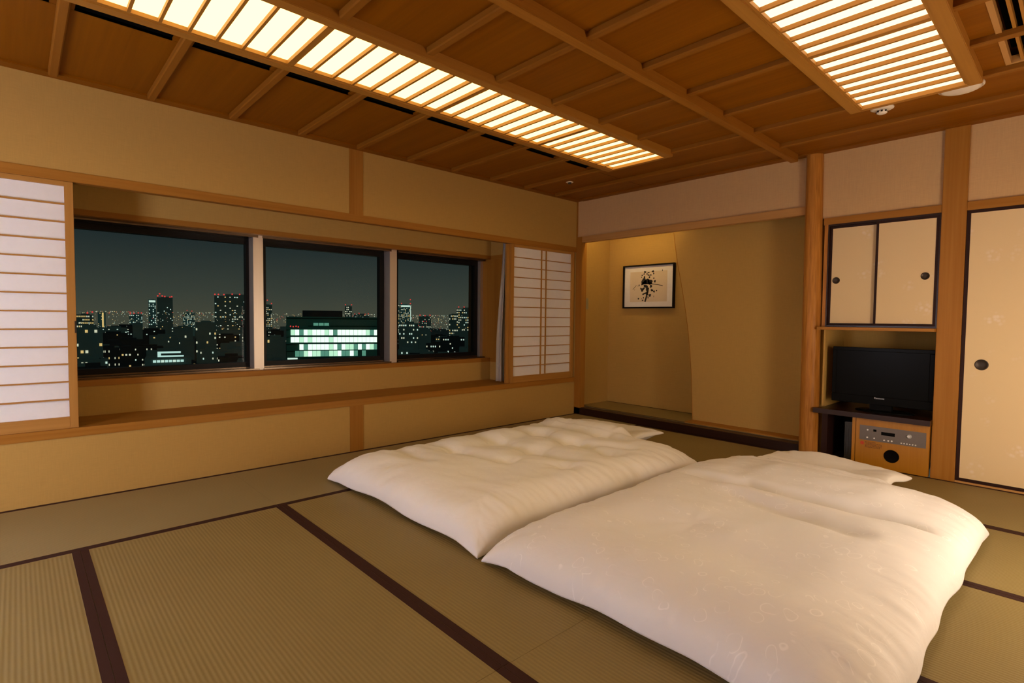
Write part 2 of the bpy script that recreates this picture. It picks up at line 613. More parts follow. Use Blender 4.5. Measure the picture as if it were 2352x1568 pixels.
# ================================================================== floor : subfloor + tatami mats
floor = struct(box('floor', -0.02, RX, RY, 0.0, -0.12, -0.055, 'plaster_dark'))
STRIP = 0.905
def mat_piece(x0, x1, y0, y1, along):
    body = box('tatami_mat', x0 + .0006, x1 - .0006, y0 + .0006, y1 - .0006, -0.0545, -0.0008, 'tatami_' + along, floor)
    bw, t = 0.031, 0.0004
    if along == 'x':
        for a, b in ((y0, y0 + bw), (y1 - bw, y1)):
            box('mat_border', x0 + .0008, x1 - .0008, a + .0008, b - .0008, -0.01, t, 'border_cloth', body)
    else:
        for a, b in ((x0, x0 + bw), (x1 - .044, x1)):
            box('mat_border', a + .0008, b - .0008, y0 + .0008, y1 - .0008, -0.01, t, 'border_cloth', body)
for y1, y0 in ((0, -1.815), (-1.815, -3.632), (-3.632, -5.45), (-5.45, RY)):
    mat_piece(0.0, STRIP, y0, y1, 'y')
ROW = 0.904
for i in range(8):
    a, b = -ROW * i, max(RY, -ROW * (i + 1))
    mat_piece(STRIP, 2.815, b, a, 'x')
    mat_piece(2.815, 4.72, b, a, 'x')
    mat_piece(4.72, RX, b, a, 'x')

# ================================================================== window wall (x = 0)
SILL_B, SILL_T, HEAD_B, HEAD_T = 0.371, 0.423, 1.850, 1.907
YR = -0.92       # right end of the window recess
YL = -5.55       # left end of the recess
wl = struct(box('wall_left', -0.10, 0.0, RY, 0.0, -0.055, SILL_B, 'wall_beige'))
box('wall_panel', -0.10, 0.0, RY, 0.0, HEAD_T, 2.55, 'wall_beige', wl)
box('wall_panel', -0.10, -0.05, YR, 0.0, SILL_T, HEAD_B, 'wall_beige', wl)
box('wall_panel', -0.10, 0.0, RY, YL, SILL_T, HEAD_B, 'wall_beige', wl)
t1 = struct(box('trim_1', -0.46, 0.008, RY + .01, -0.002, SILL_B, SILL_T, 'trim_wood_Y', bevel=0.002))     # sill board
t2 = struct(box('trim_2', -0.055, 0.008, RY + .01, -0.002, HEAD_B, HEAD_T, 'trim_wood_Y', bevel=0.002))   # head rail
# posts showing in the wall
for nm, (a, b) in (('trim_3', (-2.757, -2.640)),):
    p_ = struct(box(nm, -0.06, 0.004, a, b, HEAD_T, H - .004, 'trim_wood_Z'))
    box('lower_post', -0.06, 0.004, a, b, 0.0, SILL_B, 'trim_wood_Z', p_)
# recess behind the screens
XI = -0.42
IL_B, IL_T, IU_B, IU_T = 0.617, 0.658, 1.727, 1.765
rec = struct(box('wall_recess', XI - .06, XI, YL, YR, SILL_T, IL_B, 'wall_beige'))
box('wall_panel', XI - .06, XI, YL, YR, IU_T, 1.96, 'wall_beige', rec)
box('recess_top', XI, -0.055, YL, YR, 1.945, 1.975, 'wall_beige', rec)
box('recess_fascia', -0.10, -0.055, YL, YR, 1.907, 1.945, 'trim_wood_Y', rec)
# side wall of the recess: boarded in timber beside the window, papered above and below
box('side_wall', -0.62, -0.055, YR, YR + .03, SILL_T, IL_B, 'wall_beige', rec)
box('side_wall', -0.62, -0.055, YR, YR + .03, IU_T, 1.96, 'wall_beige', rec)
box('side_board', -0.62, -0.055, YR - .004, YR + .03, IL_T, IU_B, 'trim_wood_Z', rec)
box('side_wall', -0.62, -0.055, YL - .03, YL, SILL_T, 1.96, 'wall_beige', rec)
t4 = struct(box('trim_4', XI - .06, XI + .006, YL, YR, IL_B, IL_T, 'trim_wood_Y', bevel=.002))
box('return', XI + .006, -0.055, YR - .006, YR + .03, IL_B, IL_T, 'trim_wood_X', t4)
t5 = struct(box('trim_5', XI - .06, XI + .006, YL, YR, IU_B, IU_T, 'trim_wood_Y', bevel=.002))
box('return', XI + .006, -0.055, YR - .006, YR + .03, IU_B, IU_T, 'trim_wood_X', t5)
# windows: metal reveals, black sashes, glass, aluminium mullions
XG = -0.62
GB, GT = 0.716, 1.662
bays = [(-5.50, -4.56), (-4.42, -3.352), (-3.20, -2.160), (-1.965, -1.005)]
for i, (a, b) in enumerate(bays):
    w = empty('window_%d' % (i + 1), (XG, (a + b) / 2, GB), kind='structure')
    fr = 0.040
    boxes('frame', [(XG - .03, XG + .03, a - fr, b + fr, GB - .045, GB), (XG - .03, XG + .03, a - fr, b + fr, GT, GT + .045),
                    (XG - .03, XG + .03, a - fr, a, GB, GT), (XG - .03, XG + .03, b, b + fr, GB, GT)], 'black_frame', w)
    box('sash_strip', XG + .0302, XG + .036, a - fr, b + fr, GB - .0455, GB - .039, 'dark_steel', w)
    box('pane', XG - .004, XG + .004, a, b, GB, GT, 'glass', w)
    lo, hi = a - .06, b + .06
    box('ledge', XG - .03, XI - .06, lo, hi, IL_B, GB - .046, 'dark_steel', w)
    box('head_lining', XG - .03, XI - .06, lo, hi, GT + .046, IU_T, 'dark_steel', w)
for i, (a, b) in enumerate(((-4.56, -4.42), (-3.352, -3.20), (-2.160, -1.965))):
    mid = {0: -4.49, 1: -3.2925, 2: -2.0785}[i]
    m_ = struct(box('trim_%d' % (6 + i), -0.60, -0.482, mid - .0375, mid + .0375, IL_T - .002, IU_B + .002, 'aluminium', bevel=.002))
    box('core', XG - .05, -0.60, a + .0405, b - .0405, IL_B, IU_T, 'black_frame', m_)
struct(box('trim_9', -0.625, -0.545, -0.962, YR - .005, IL_T, IU_B, 'aluminium'))
struct(box('wall_outer', -0.75, -0.655, RY, 0.9, -3.0, GB - .046, 'plaster_dark'))
box('upper_wall', -0.75, -0.655, RY, 0.9, GT + .046, 3.0, 'plaster_dark', bpy.data.objects['wall_outer'])
box('end_wall', -0.75, -0.655, RY, bays[0][0] - .04, GB - .046, GT + .046, 'plaster_dark', bpy.data.objects['wall_outer'])
box('end_wall', -0.75, -0.655, bays[3][1] + .04, 0.9, GB - .046, GT + .046, 'plaster_dark', bpy.data.objects['wall_outer'])

# ================================================================== back wall (y = 0)
TOKO_Z = 0.085
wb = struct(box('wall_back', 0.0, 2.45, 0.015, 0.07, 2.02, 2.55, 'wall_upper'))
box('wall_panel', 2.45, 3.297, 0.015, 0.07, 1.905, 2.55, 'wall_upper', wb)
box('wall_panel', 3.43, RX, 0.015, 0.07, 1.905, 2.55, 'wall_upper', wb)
struct(box('trim_10', 0.0, 0.088, 0.0, 0.085, 0.0, 2.02, 'trim_wood_Z', bevel=.002))            # corner post
box('upper_strip', 0.0, 0.012, 0.0, 0.016, 2.02, H, 'trim_wood_Z', bpy.data.objects['trim_10'])
struct(box('trim_11', 0.0882, 2.44, -0.004, 0.06, 1.954, 2.02, 'pale_wood_X', bevel=.002))        # pale lintel of the alcove
# display alcove
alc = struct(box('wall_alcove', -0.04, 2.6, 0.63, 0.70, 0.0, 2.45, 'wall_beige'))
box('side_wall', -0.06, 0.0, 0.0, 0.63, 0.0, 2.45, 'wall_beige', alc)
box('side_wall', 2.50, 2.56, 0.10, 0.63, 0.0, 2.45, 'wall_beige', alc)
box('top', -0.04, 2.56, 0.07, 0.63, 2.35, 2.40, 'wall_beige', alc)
base = struct(box('floor_alcove', 0.0, 2.50, 0.10, 0.63, -0.055, TOKO_Z - .004, 'plaster_dark'))
tm = box('tatami_mat', 0.0, 2.50, 0.10, 0.625, TOKO_Z - .0035, TOKO_Z, 'tatami_x', base)
box('mat_border', 0.0, 2.5, 0.602, 0.6249, TOKO_Z, TOKO_Z + .0005, 'border_cloth', tm)
box('mat_border', 0.0, 2.5, 0.1001, 0.125, TOKO_Z, TOKO_Z + .0005, 'border_cloth', tm)
st = struct(box('trim_12', 0.0, 2.432, 0.0, 0.0998, 0.0005, 0.078, 'lacquer_X', bevel=.003))        # black lacquered step
# curved partition
curve = [(1.091, 1.985), (1.114, 1.83), (1.138, 1.689), (1.178, 1.51), (1.216, 1.333), (1.250, 1.15), (1.278, 0.982), (1.303, 0.78), (1.321, 0.589), (1.338, 0.33), (1.349, TOKO_Z + .001)]
fine = []
for (xa, za), (xb, zb) in zip(curve, curve[1:]):
    for i in range(4):
        t_ = i / 4
        fine.append((xa + (xb - xa) * t_, za + (zb - za) * t_))
fine.append(curve[-1])
poly = [(2.495, TOKO_Z + .001), (2.495, 2.345), (1.03, 2.345)] + fine
part = struct(prism('wall_partition', poly, 'Y', 0.25, 0.275, 'wall_beige'))
bm = bmesh.new()
ring = []
for (x_, z_) in fine:
    ring.append([bm.verts.new((x_ + dx, y_, z_)) for dx, y_ in ((-.005, .2485), (.001, .2485), (.001, .2765), (-.005, .2765))])
for a, b in zip(ring, ring[1:]):
    for i in range(4):
        bm.faces.new((a[i], a[(i + 1) % 4], b[(i + 1) % 4], b[i]))
bmesh.ops.recalc_face_normals(bm, faces=bm.faces[:])
link('edge_strip', to_mesh(bm, 'edge_strip'), 'trim_wood_Z', part)
box('foot_rail', 1.345, 2.44, 0.10, 0.2495, TOKO_Z, TOKO_Z + .010, 'trim_wood_X', part)
# hidden tube light behind the lintel
lt = empty('alcove_light', (0.6, 0.11, 2.12), 'slim warm tube light hidden behind the pale lintel of the display alcove', 'light')
box('housing', 0.12, 1.08, 0.073, 0.17, 2.155, 2.18, 'white_plastic', lt)
lathe('tube', [(0.012, 0.15), (0.012, 1.05)], (0, 0.12, 2.138), 'X', 'tube_light', lt, seg=12)

# round pillar
def pillar():
    bm = bmesh.new()
    seg, lev = 40, 90
    rings = []
    for j in range(lev + 1):
        z_ = 0.0005 + (2.424 - 0.0005) * j / lev
        t_ = j / lev
        cx, rr = 2.505 - 0.026 * t_, 0.071 - 0.011 * t_
        ring = []
        for i in range(seg):
            a = 2 * math.pi * i / seg
            k_ = mnoise.noise(Vector((math.cos(a) * 5, math.sin(a) * 5, z_ * 3.0))) * 0.0016
            k_ += math.sin(a * 13 + 3 * mnoise.noise(Vector((math.cos(a), math.sin(a), z_ * 4)))) * 0.0008
            ring.append(bm.verts.new((cx + (rr + k_) * math.cos(a), 0.0 + (rr + k_) * math.sin(a), z_)))
        rings.append(ring)
    for a, b in zip(rings, rings[1:]):
        for i in range(seg):
            bm.faces.new((a[i], a[(i + 1) % seg], b[(i + 1) % seg], b[i]))
    o = link('trim_13', to_mesh(bm, 'pillar'), 'pillar_wood', None, True)
    struct(o)
pillar()
# square post
struct(box('trim_14', 3.2975, 3.4315, -0.012, 0.10, 0.0005, H - .004, 'trim_wood_Z', bevel=.003))

# rails and frames of the right part
struct(box('trim_15', 2.56, 3.2973, -0.004, 0.06, 1.853, 1.905, 'trim_wood_X', bevel=.002))
struct(box('trim_16', 3.4317, RX, -0.004, 0.06, 1.848, 1.905, 'trim_wood_X', bevel=.002))
struct(box('trim_17', 3.4317, RX, -0.004, 0.06, 0.0005, 0.013, 'pale_wood_X'))
struct(box('trim_18', 2.568, 2.592, -0.002, 0.06, 1.052, 1.8529, 'pillar_wood'))

# ---------------- hanging cupboard with two small sliding doors
def slide_door(root, nm, x0, x1, z0, z1, yf, pull, fw=0.016, th=0.018, pr=0.026):
    dr = box(nm, x0 + fw, x1 - fw, yf + .003, yf + th, z0 + fw, z1 - fw, 'fusuma_paper', root)
    boxes('door_frame', [(x0, x1, yf, yf + th, z0, z0 + fw), (x0, x1, yf, yf + th, z1 - fw, z1), (x0, x0 + fw, yf, yf + th, z0 + fw, z1 - fw), (x1 - fw, x1, yf, yf + th, z0 + fw, z1 - fw)], 'lacquer_Z', dr)
    px_, pz_ = pull
    lathe('finger_pull', [(pr, yf + .004), (pr, yf - .0005), (pr * .86, yf - .0015), (pr * .8, yf + .001), (pr * .2, yf + .002)][::-1], (px_, 0, pz_), 'Y', 'dark_bronze', dr, seg=28)
    return dr
cup = empty('hanging_cupboard', (2.93, 0.2, 1.05), 'small hanging cupboard with two blossom paper sliding doors above the television', 'cupboard')
boxes('carcass', [(2.593, 3.2965, 0.05, 0.50, 1.0505, 1.066), (2.593, 3.2965, 0.05, 0.5, 1.84, 1.852), (2.593, 2.60, 0.05, .5, 1.066, 1.84), (3.29, 3.2965, .05, .5, 1.066, 1.84), (2.60, 3.29, .49, .5, 1.066, 1.84)], 'trim_wood_X', cup)
boxes('track_frame', [(2.5925, 3.2965, 0.0, 0.05, 1.0515, 1.064), (2.5925, 3.2965, 0.0, 0.05, 1.838, 1.8525), (2.5925, 2.602, 0, .05, 1.064, 1.838), (3.287, 3.2965, 0, .05, 1.064, 1.838)], 'lacquer_X', cup)
slide_door(cup, 'sliding_door', 2.602, 2.952, 1.0645, 1.8375, 0.026, (2.652, 1.415))
slide_door(cup, 'sliding_door', 2.915, 3.287, 1.0645, 1.8375, 0.003, (3.219, 1.42))
shelf = prism('cupboard_shelf', [(2.556, -.072), (3.2965, -.072), (3.2965, .499), (2.5925, .499), (2.5925, -.003), (2.556, -.003)], 'Z', 1.028, 1.0503, 'trim_wood_X')
set_props(shelf, 'thin wooden shelf board under the hanging cupboard above the television', 'shelf')
# TV niche
nic = struct(box('wall_niche', 2.55, 3.31, 0.501, 0.55, 0.0, 1.9, 'wall_beige'))
box('side_wall', 2.552, 2.592, 0.062, 0.501, 0.0, 1.85, 'wall_beige', nic)
box('side_wall', 2.578, 2.592, 0.03, 0.062, 0.42, 1.028, 'wall_beige', nic)
box('side_wall', 3.30, 3.34, 0.10, 0.501, 0.0, 1.85, 'trim_wood_Z', nic)
# counter and cabinet
cnt = prism('counter_board', [(2.552, -.082), (3.2965, -.082), (3.2965, .499), (2.5925, .499), (2.5925, .010), (2.552, .010)], 'Z', 0.371, 0.409, 'lacquer_X')
set_props(cnt, 'black lacquered counter board carrying the television between pillar and square post', 'counter')
cab = empty('low_cabinet', (2.9, 0.2, 0.0), 'low wooden cabinet with a radio control panel below the television', 'cabinet')
box('side_panel', 2.604, 2.645, -0.03, 0.48, 0.0005, 0.3705, 'lacquer_Z', cab)
box('back_panel', 2.645, 2.82, 0.40, 0.42, 0.0005, 0.3705, 'lacquer_Z', cab)
box('bottom_panel', 2.645, 2.82, -0.01, 0.40, 0.0005, 0.02, 'lacquer_Z', cab)
box('stile', 2.816, 2.838, -0.035, 0.45, 0.0005, 0.3705, 'cabinet_wood', cab, bevel=.001)
fp = box('front_panel', 2.841, 3.289, -0.035, 0.02, 0.006, 0.3655, 'cabinet_wood', cab, bevel=.002)
pn = box('control_panel', 2.868, 3.272, -0.039, -0.034, 0.205, 0.315, 'panel_grey', cab, bevel=.001)
def pxz(X, Y):   # control panel artwork, measured on its own face
    return 2.870 + (X - 222) / (1905 - 222) * 0.402, 0.315 - (Y - 140 - (X - 222) * 0.125) / 345 * 0.112
x_, z_ = pxz(965, 372)
box('display', x_ - .042, x_ + .042, -0.0405, -0.0385, z_ - .012, z_ + .012, 'black_gloss', pn)
x_, z_ = pxz(622, 285)
box('small_display', x_ - .010, x_ + .010, -0.0405, -0.0385, z_ - .008, z_ + .008, 'black_gloss', pn)
for X, Y in ((430, 262), (425, 437), (612, 462), (875, 507), (980, 520), (1068, 527)):
    x_, z_ = pxz(X, Y)
    lathe('button', [(0.0055, -0.039), (0.0055, -0.0425), (0.004, -0.0435)], (x_, 0, z_), 'Y', 'white_print', pn, seg=14)
for i in range(6):
    x_, z_ = pxz(1310 + 70 * i, 570 + 9 * i)
    lathe('button', [(0.0045, -0.039), (0.0045, -0.0425), (0.003, -0.0435)], (x_, 0, z_), 'Y', 'white_print', pn, seg=12)
x_, z_ = pxz(1490, 420)
kn = lathe('dial', [(0.017, -0.039), (0.017, -0.041), (0.010, -0.042), (0.010, -0.055), (0.008, -0.057)], (x_, 0, z_), 'Y', 'silver_print', pn, seg=24)
lathe('speaker_grille', [(0.047, -0.036), (0.047, -0.039), (0.043, -0.040), (0.041, -0.037), (0.004, -0.036)][::-1], (3.073, 0, 0.111), 'Y', 'black_void', cab, seg=36)
lathe('warning_mark', [(0.013, -0.0355), (0.013, -0.0358)], (2.886, 0, 0.180), 'Y', 'red_print', fp, seg=16)
bm = bmesh.new()
for row in range(5):
    x_ = 2.906
    zr = 0.192 - row * 0.0095 - 0.001
    while x_ < (2.965, 3.005, 3.008, 3.006, 3.0)[row]:
        w_ = R.uniform(0.004, 0.010)
        bm_box(bm, x_, x_ + w_, -0.0357, -0.0354, zr - .0022, zr + .0022)
        x_ += w_ + 0.0025
link('fine_print', to_mesh(bm, 'fine_print'), 'brown_print', fp)['kind'] = 'stuff'
gear = empty('stored_box', (2.73, 0.1, 0.02), 'dark grey appliance standing upright inside the open bay of the low cabinet', 'appliance')
box('case', 2.752, 2.808, 0.02, 0.33, 0.0205, 0.315, 'dark_gear', gear, bevel=.004)
boxes('front_ribs', [(2.760, 2.764, 0.017, 0.02, .05, .29), (2.778, 2.781, 0.017, .02, .06, .26), (2.796, 2.80, .017, .02, .05, .29)], 'iron', gear)

# ---------------- television
tv = empty('television', (2.98, 0.09, 0.4095), 'black flat screen television standing on the lacquered counter', 'television')
TX0, TX1, TZ0, TZ1, TY = 2.648, 3.292, 0.468, 0.897, 0.030
bz = 0.030
boxes('bezel', [(TX0, TX1, TY, TY + .03, TZ1 - .028, TZ1), (TX0, TX1, TY, TY + .03, TZ0, TZ0 + .062), (TX0, TX0 + bz, TY, TY + .03, TZ0 + .062, TZ1 - .028), (TX1 - bz, TX1, TY, TY + .03, TZ0 + .062, TZ1 - .028)], 'black_gloss', tv, bevel=.003)
box('screen', TX0 + bz - .001, TX1 - bz + .001, TY + .006, TY + .012, TZ0 + .061, TZ1 - .027, 'black_gloss', tv)
prism('housing', [(TX0 + .01, TY + .03), (TX1 - .01, TY + .03), (TX1 - .10, TY + .10), (TX0 + .05, TY + .10)], 'Z', TZ0 + .02, TZ1 - .015, 'black_frame', tv)
box('neck', 2.90, 3.04, TY + .035, TY + .075, 0.425, TZ0 + .025, 'black_gloss', tv)
lathe('stand', [(0.19, 0.4096), (0.19, 0.416), (0.17, 0.421), (0.06, 0.427), (0.02, 0.428)], (0, 0, 0), 'Z', 'black_gloss', tv, seg=40)
sd = tv.children[-1]
sd.data.transform(Matrix.Translation((2.985, TY + .085, 0)) @ Matrix.Scale(0.60, 4, (0, 1, 0)))
def text_mesh(name, txt, size, loc, rot, mat, parent, extrude=0.0004, align='CENTER'):
    cu = bpy.data.curves.new(name, 'FONT')
    cu.body = txt
    cu.size = size
    cu.extrude = extrude
    cu.align_x = align
    tmp = bpy.data.objects.new(name + '_tmp', cu)
    C.objects.link(tmp)
    dg = bpy.context.evaluated_depsgraph_get()
    me = bpy.data.meshes.new_from_object(tmp.evaluated_get(dg))
    C.objects.unlink(tmp)
    bpy.data.objects.remove(tmp)
    me.transform(Matrix.Translation(loc) @ rot)
    me.materials.clear()
    return link(name, me, mat, parent)
text_mesh('lettering', 'Panasonic', 0.0165, (2.969, TY - .0006, 0.513), Matrix.Rotation(math.pi / 2, 4, 'X'), 'silver_print', tv)

# ---------------- sliding doors right of the square post
def fusuma(x0, x1, yf, pull, label, grp):
    t_ = empty('sliding_screen_door', ((x0 + x1) / 2, yf, 0.0135), label, 'door', grp)
    z0, z1, fw = 0.0135, 1.8475, 0.021
    box('paper_panel', x0 + fw, x1 - fw, yf + .003, yf + .016, z0 + fw, z1 - fw, 'fusuma_paper', t_)
    for b_ in ((x0, x1, z0, z0 + fw), (x0, x1, z1 - fw, z1), (x0, x0 + fw, z0 + fw, z1 - fw), (x1 - fw, x1, z0 + fw, z1 - fw)):
        box('frame_rail', b_[0], b_[1], yf, yf + .019, b_[2], b_[3], 'lacquer_Z', t_, bevel=.001)
    pr = 0.036
    lathe('finger_pull', [(pr, yf + .004), (pr, yf - .0005), (pr * .86, yf - .0015), (pr * .8, yf + .001), (pr * .2, yf + .002)][::-1], (pull, 0, 0.814), 'Y', 'dark_bronze', t_, seg=28)
fusuma(3.4325, 4.47, 0.002, 3.542, 'tall blossom paper sliding door with dark frame right of the square post', 'tall sliding doors')
fusuma(4.43, RX - .002, 0.024, 5.38, 'farther tall blossom paper sliding door at the right end of the back wall', 'tall sliding doors')
struct(box('wall_closet', 3.43, RX, 0.10, 0.14, 0.0, 1.9, 'plaster_dark'))

# rest of the room shell (behind the camera)
struct(box('wall_right', RX, RX + .1, RY, 0.1, -0.06, 2.55, 'wall_beige'))
struct(box('wall_rear', -0.1, RX + .1, RY - .1, RY, -0.06, 2.55, 'wall_beige'))

# ================================================================== ceiling
ceil = struct(box('ceiling', -0.1, RX + .1, RY - .1, 0.10, 2.53, 2.60, 'ceiling_wood_X'))
L1 = (1.107, 1.737); L2 = (2.962, 3.585); BM = (2.322, 2.380)
LY0, LY1 = -5.90, -0.885
PITCH_Y = 0.455
cols = [(0.09, 0.93), (L1[1] - .01, BM[0] + .01), (BM[1] - .01, L2[0] + .01), (L2[1] - .01, RX)]
nrow = 16
VENT = (3.676, 4.35, -3.18, -0.93)     # x0 x1 y0 y1 ceiling air grille
for ci, (a, b) in enumerate(cols):
    for i in range(nrow):
        y1 = -PITCH_Y * i + (0 if i else -.0)
        y0 = max(RY, -PITCH_Y * (i + 1))
        if y1 <= RY: break
        segs = [(a, b)]
        if ci == 3 and 2 <= i <= 6:
            segs = [(a, VENT[0]), (VENT[1], b)]
        for (p0, p1) in segs:
            box('ceiling_panel', p0, p1, y0 + .001, y1 - .001, PZ, PZ + .012, 'ceiling_wood_X' if ci else 'ceiling_wood_X', ceil)
# margins in front of and behind the lamps
for (a, b) in (L1, L2):
    box('ceiling_panel', a + .01, b - .01, LY1 + .001, -0.002, PZ, PZ + .012, 'ceiling_wood_X', ceil)
    box('ceiling_panel', a + .01, b - .01, RY, LY0 - .001, PZ, PZ + .012, 'ceiling_wood_X', ceil)
box('ceiling_panel', 0.0, 0.09, RY, 0, PZ, PZ + .012, 'ceiling_wood_Y', ceil)
box('slot_back', 0.93, L1[0] + .01, RY, 0, PZ + .075, PZ + .085, 'black_void', ceil)
box('slot_side', 0.925, 0.93, RY, 0, PZ, PZ + .075, 'black_void', ceil)
box('ceiling_panel', 0.93, L1[0] + .01, LY1 - .08, 0, PZ, PZ + .012, 'ceiling_wood_X', ceil)
# battens: small trapezoid ribs across the room
def batten(x0, x1, yk):
    pts = [(yk, 2.3965), (yk + .030, 2.3965), (yk + .036, 2.402), (yk + .036, 2.4285), (yk - .006, 2.4285), (yk - .006, 2.402)]
    return prism('batten', pts, 'X', x0, x1, 'batten_wood', ceil)
bl = [batten(0.0855, L1[0], -2 * PITCH_Y), batten(L1[1], BM[0], -2 * PITCH_Y), batten(BM[1], L2[0], -2 * PITCH_Y), batten(L2[1], RX - .01, -2 * PITCH_Y)]
for j in range(3, 13):
    for b_ in bl:
        instance(b_, 'batten', (0, -PITCH_Y * (j - 2), 0), ceil)
for k_ in (1, 13, 14, 15):
    batten(0.0855, BM[0], -PITCH_Y * k_)
    batten(BM[1], RX - .01, -PITCH_Y * k_)
struct(box('trim_19', BM[0], BM[1], RY + .01, -0.0755, 2.370, PZ + .02, 'beam_wood', bevel=.003))      # long beam
# cornices
struct(box('trim_20', 0.0, 0.085, RY + .01, -0.001, H - .006, PZ + .02, 'ceiling_wood_Y', bevel=.003))
struct(box('trim_21', 0.0855, RX, -0.075, 0.014, H - .006, PZ + .02, 'ceiling_wood_X', bevel=.003))
# air slots beside the first lamp: timber tongues between the dark openings
for j in range(2, 13):
    yk = -PITCH_Y * j
    box('slot_tongue', 0.93, L1[0], yk - .03, yk + .055, PZ, PZ + .012, 'ceiling_wood_X', ceil)

# ---------------- the two long ceiling lamps
def ceiling_lamp(x0, x1, y0, y1, label, mat='lamp_paper_window', zb=2.376, grp='long slatted ceiling lamps'):
    t_ = empty('ceiling_lamp', ((x0 + x1) / 2, (y0 + y1) / 2, zb), label, 'lamp', grp)
    fw = 0.060
    box('frame_side', x0, x0 + fw, y0, y1, zb, PZ + .02, 'lamp_wood_Y', t_, bevel=.003)
    box('frame_side', x1 - fw, x1, y0, y1, zb, PZ + .02, 'lamp_wood_Y', t_, bevel=.003)
    box('frame_end', x0 + fw, x1 - fw, y0, y0 + .05, zb, PZ + .02, 'lamp_wood_X', t_)
    box('frame_end', x0 + fw, x1 - fw, y1 - .035, y1, zb, PZ + .02, 'lamp_wood_X', t_)
    a, b = y0 + .05, y1 - .035
    pz = zb + .024
    # inner lip
    box('inner_lip', x0 + fw, x0 + fw + .012, a, b, zb + .006, pz, 'lamp_wood_Y', t_)
    box('inner_lip', x1 - fw - .012, x1 - fw, a, b, zb + .006, pz, 'lamp_wood_Y', t_)
    n = 1
    y = y1 - .035
    first_s = first_d = None
    sp = PITCH_Y / 4
    box('top_cover', x0, x1, y0, y1, PZ + .02, PZ + .03, 'lamp_wood_Y', t_)
    nd = int(round((b - a) / (PITCH_Y * 2)))
    for k_ in range(nd):
        ya, yb = a + (b - a) * k_ / nd, a + (b - a) * (k_ + 1) / nd
        box('paper_diffuser', x0 + fw, x1 - fw, ya, yb, pz, pz + .003, mat, t_)
    while True:
        yc = y - sp * n
        if yc < a + .03: break
        if n % 8 == 0:
            if first_d is None:
                first_d = box('slat', x0 + fw + .012, x1 - fw - .012, yc - .016, yc + .016, zb + .004, pz - .0005, 'lamp_wood_X', t_)
                d0 = yc
            else:
                instance(first_d, 'slat', (0, yc - d0, 0), t_)
        else:
            if first_s is None:
                first_s = box('slat', x0 + fw + .012, x1 - fw - .012, yc - .0065, yc + .0065, zb + .004, pz - .0005, 'lamp_wood_X', t_)
                s0 = yc
            else:
                instance(first_s, 'slat', (0, yc - s0, 0), t_)
        n += 1
    return t_
ceiling_lamp(L1[0], L1[1], LY0, LY1, 'long slatted paper ceiling lamp running beside the window wall', 'lamp_paper_window')
ceiling_lamp(L2[0], L2[1], LY0, LY1, 'slatted paper ceiling lamp at upper right near the tall sliding doors', 'lamp_paper_right')

# ---------------- two unseen lanterns added for light the ceiling lamps do not give
def added_floor_lantern(x, y, mat, label, z0=0.42, z1=1.52):
    t_ = empty('added_floor_lantern', (x, y, 0.001), label, 'lamp', 'paper floor lanterns')
    w = 0.16
    box('base', x - w, x + w, y - w, y + w, 0.001, 0.03, 'lacquer_X', t_, bevel=.004)
    for sx in (-1, 1):
        for sy in (-1, 1):
            box('post', x + sx * w - .012, x + sx * w + .012, y + sy * w - .012, y + sy * w + .012, 0.03, z1 + .03, 'lacquer_Z', t_)
    box('paper_shade', x - w + .014, x + w - .014, y - w + .014, y + w - .014, z0, z1, mat, t_)
    boxes('rim', [(x - w - .012, x + w + .012, y - w - .012, y - w + .012, z1 + .002, z1 + .03), (x - w - .012, x + w + .012, y + w - .012, y + w + .012, z1 + .002, z1 + .03),
                  (x - w - .012, x - w + .012, y - w + .012, y + w - .012, z1 + .002, z1 + .03), (x + w - .012, x + w + .012, y - w + .012, y + w - .012, z1 + .002, z1 + .03)], 'lacquer_X', t_)
    return t_
added_floor_lantern(4.62, -1.68, 'side_fill_paper', 'glowing paper floor lantern standing right of the tall sliding doors', 0.25, 1.25)
added_floor_lantern(1.75, -6.25, 'rear_fill_paper', 'glowing paper floor lantern standing in the rear left part of the room')

# ---------------- ceiling air grille
gv = empty('ceiling_grille', ((VENT[0] + VENT[1]) / 2, (VENT[2] + VENT[3]) / 2, PZ), 'wooden ceiling air grille with black gaps right of the slatted lamp', 'grille')
boxes('frame', [(VENT[0], VENT[0] + .022, VENT[2], VENT[3], PZ - .006, PZ + .03), (VENT[1] - .022, VENT[1], VENT[2], VENT[3], PZ - .006, PZ + .03),
                (VENT[0] + .022, VENT[1] - .022, VENT[2], VENT[2] + .02, PZ - .006, PZ + .03), (VENT[0] + .022, VENT[1] - .022, VENT[3] - .02, VENT[3], PZ - .006, PZ + .03)], 'pale_wood_Y', gv)
bar = None
x_ = VENT[0] + .058
while x_ < VENT[1] - .04:
    if bar is None:
        bar = box('bar', x_, x_ + .012, VENT[2] + .02, VENT[3] - .02, PZ - .002, PZ + .03, 'lamp_wood_Y', gv); b0 = x_
    else:
        instance(bar, 'bar', (x_ - b0, 0, 0), gv)
    x_ += .036
box('plenum', VENT[0] + .02, VENT[1] - .02, VENT[2] + .02, VENT[3] - .02, PZ + .07, PZ + .08, 'black_void', gv)

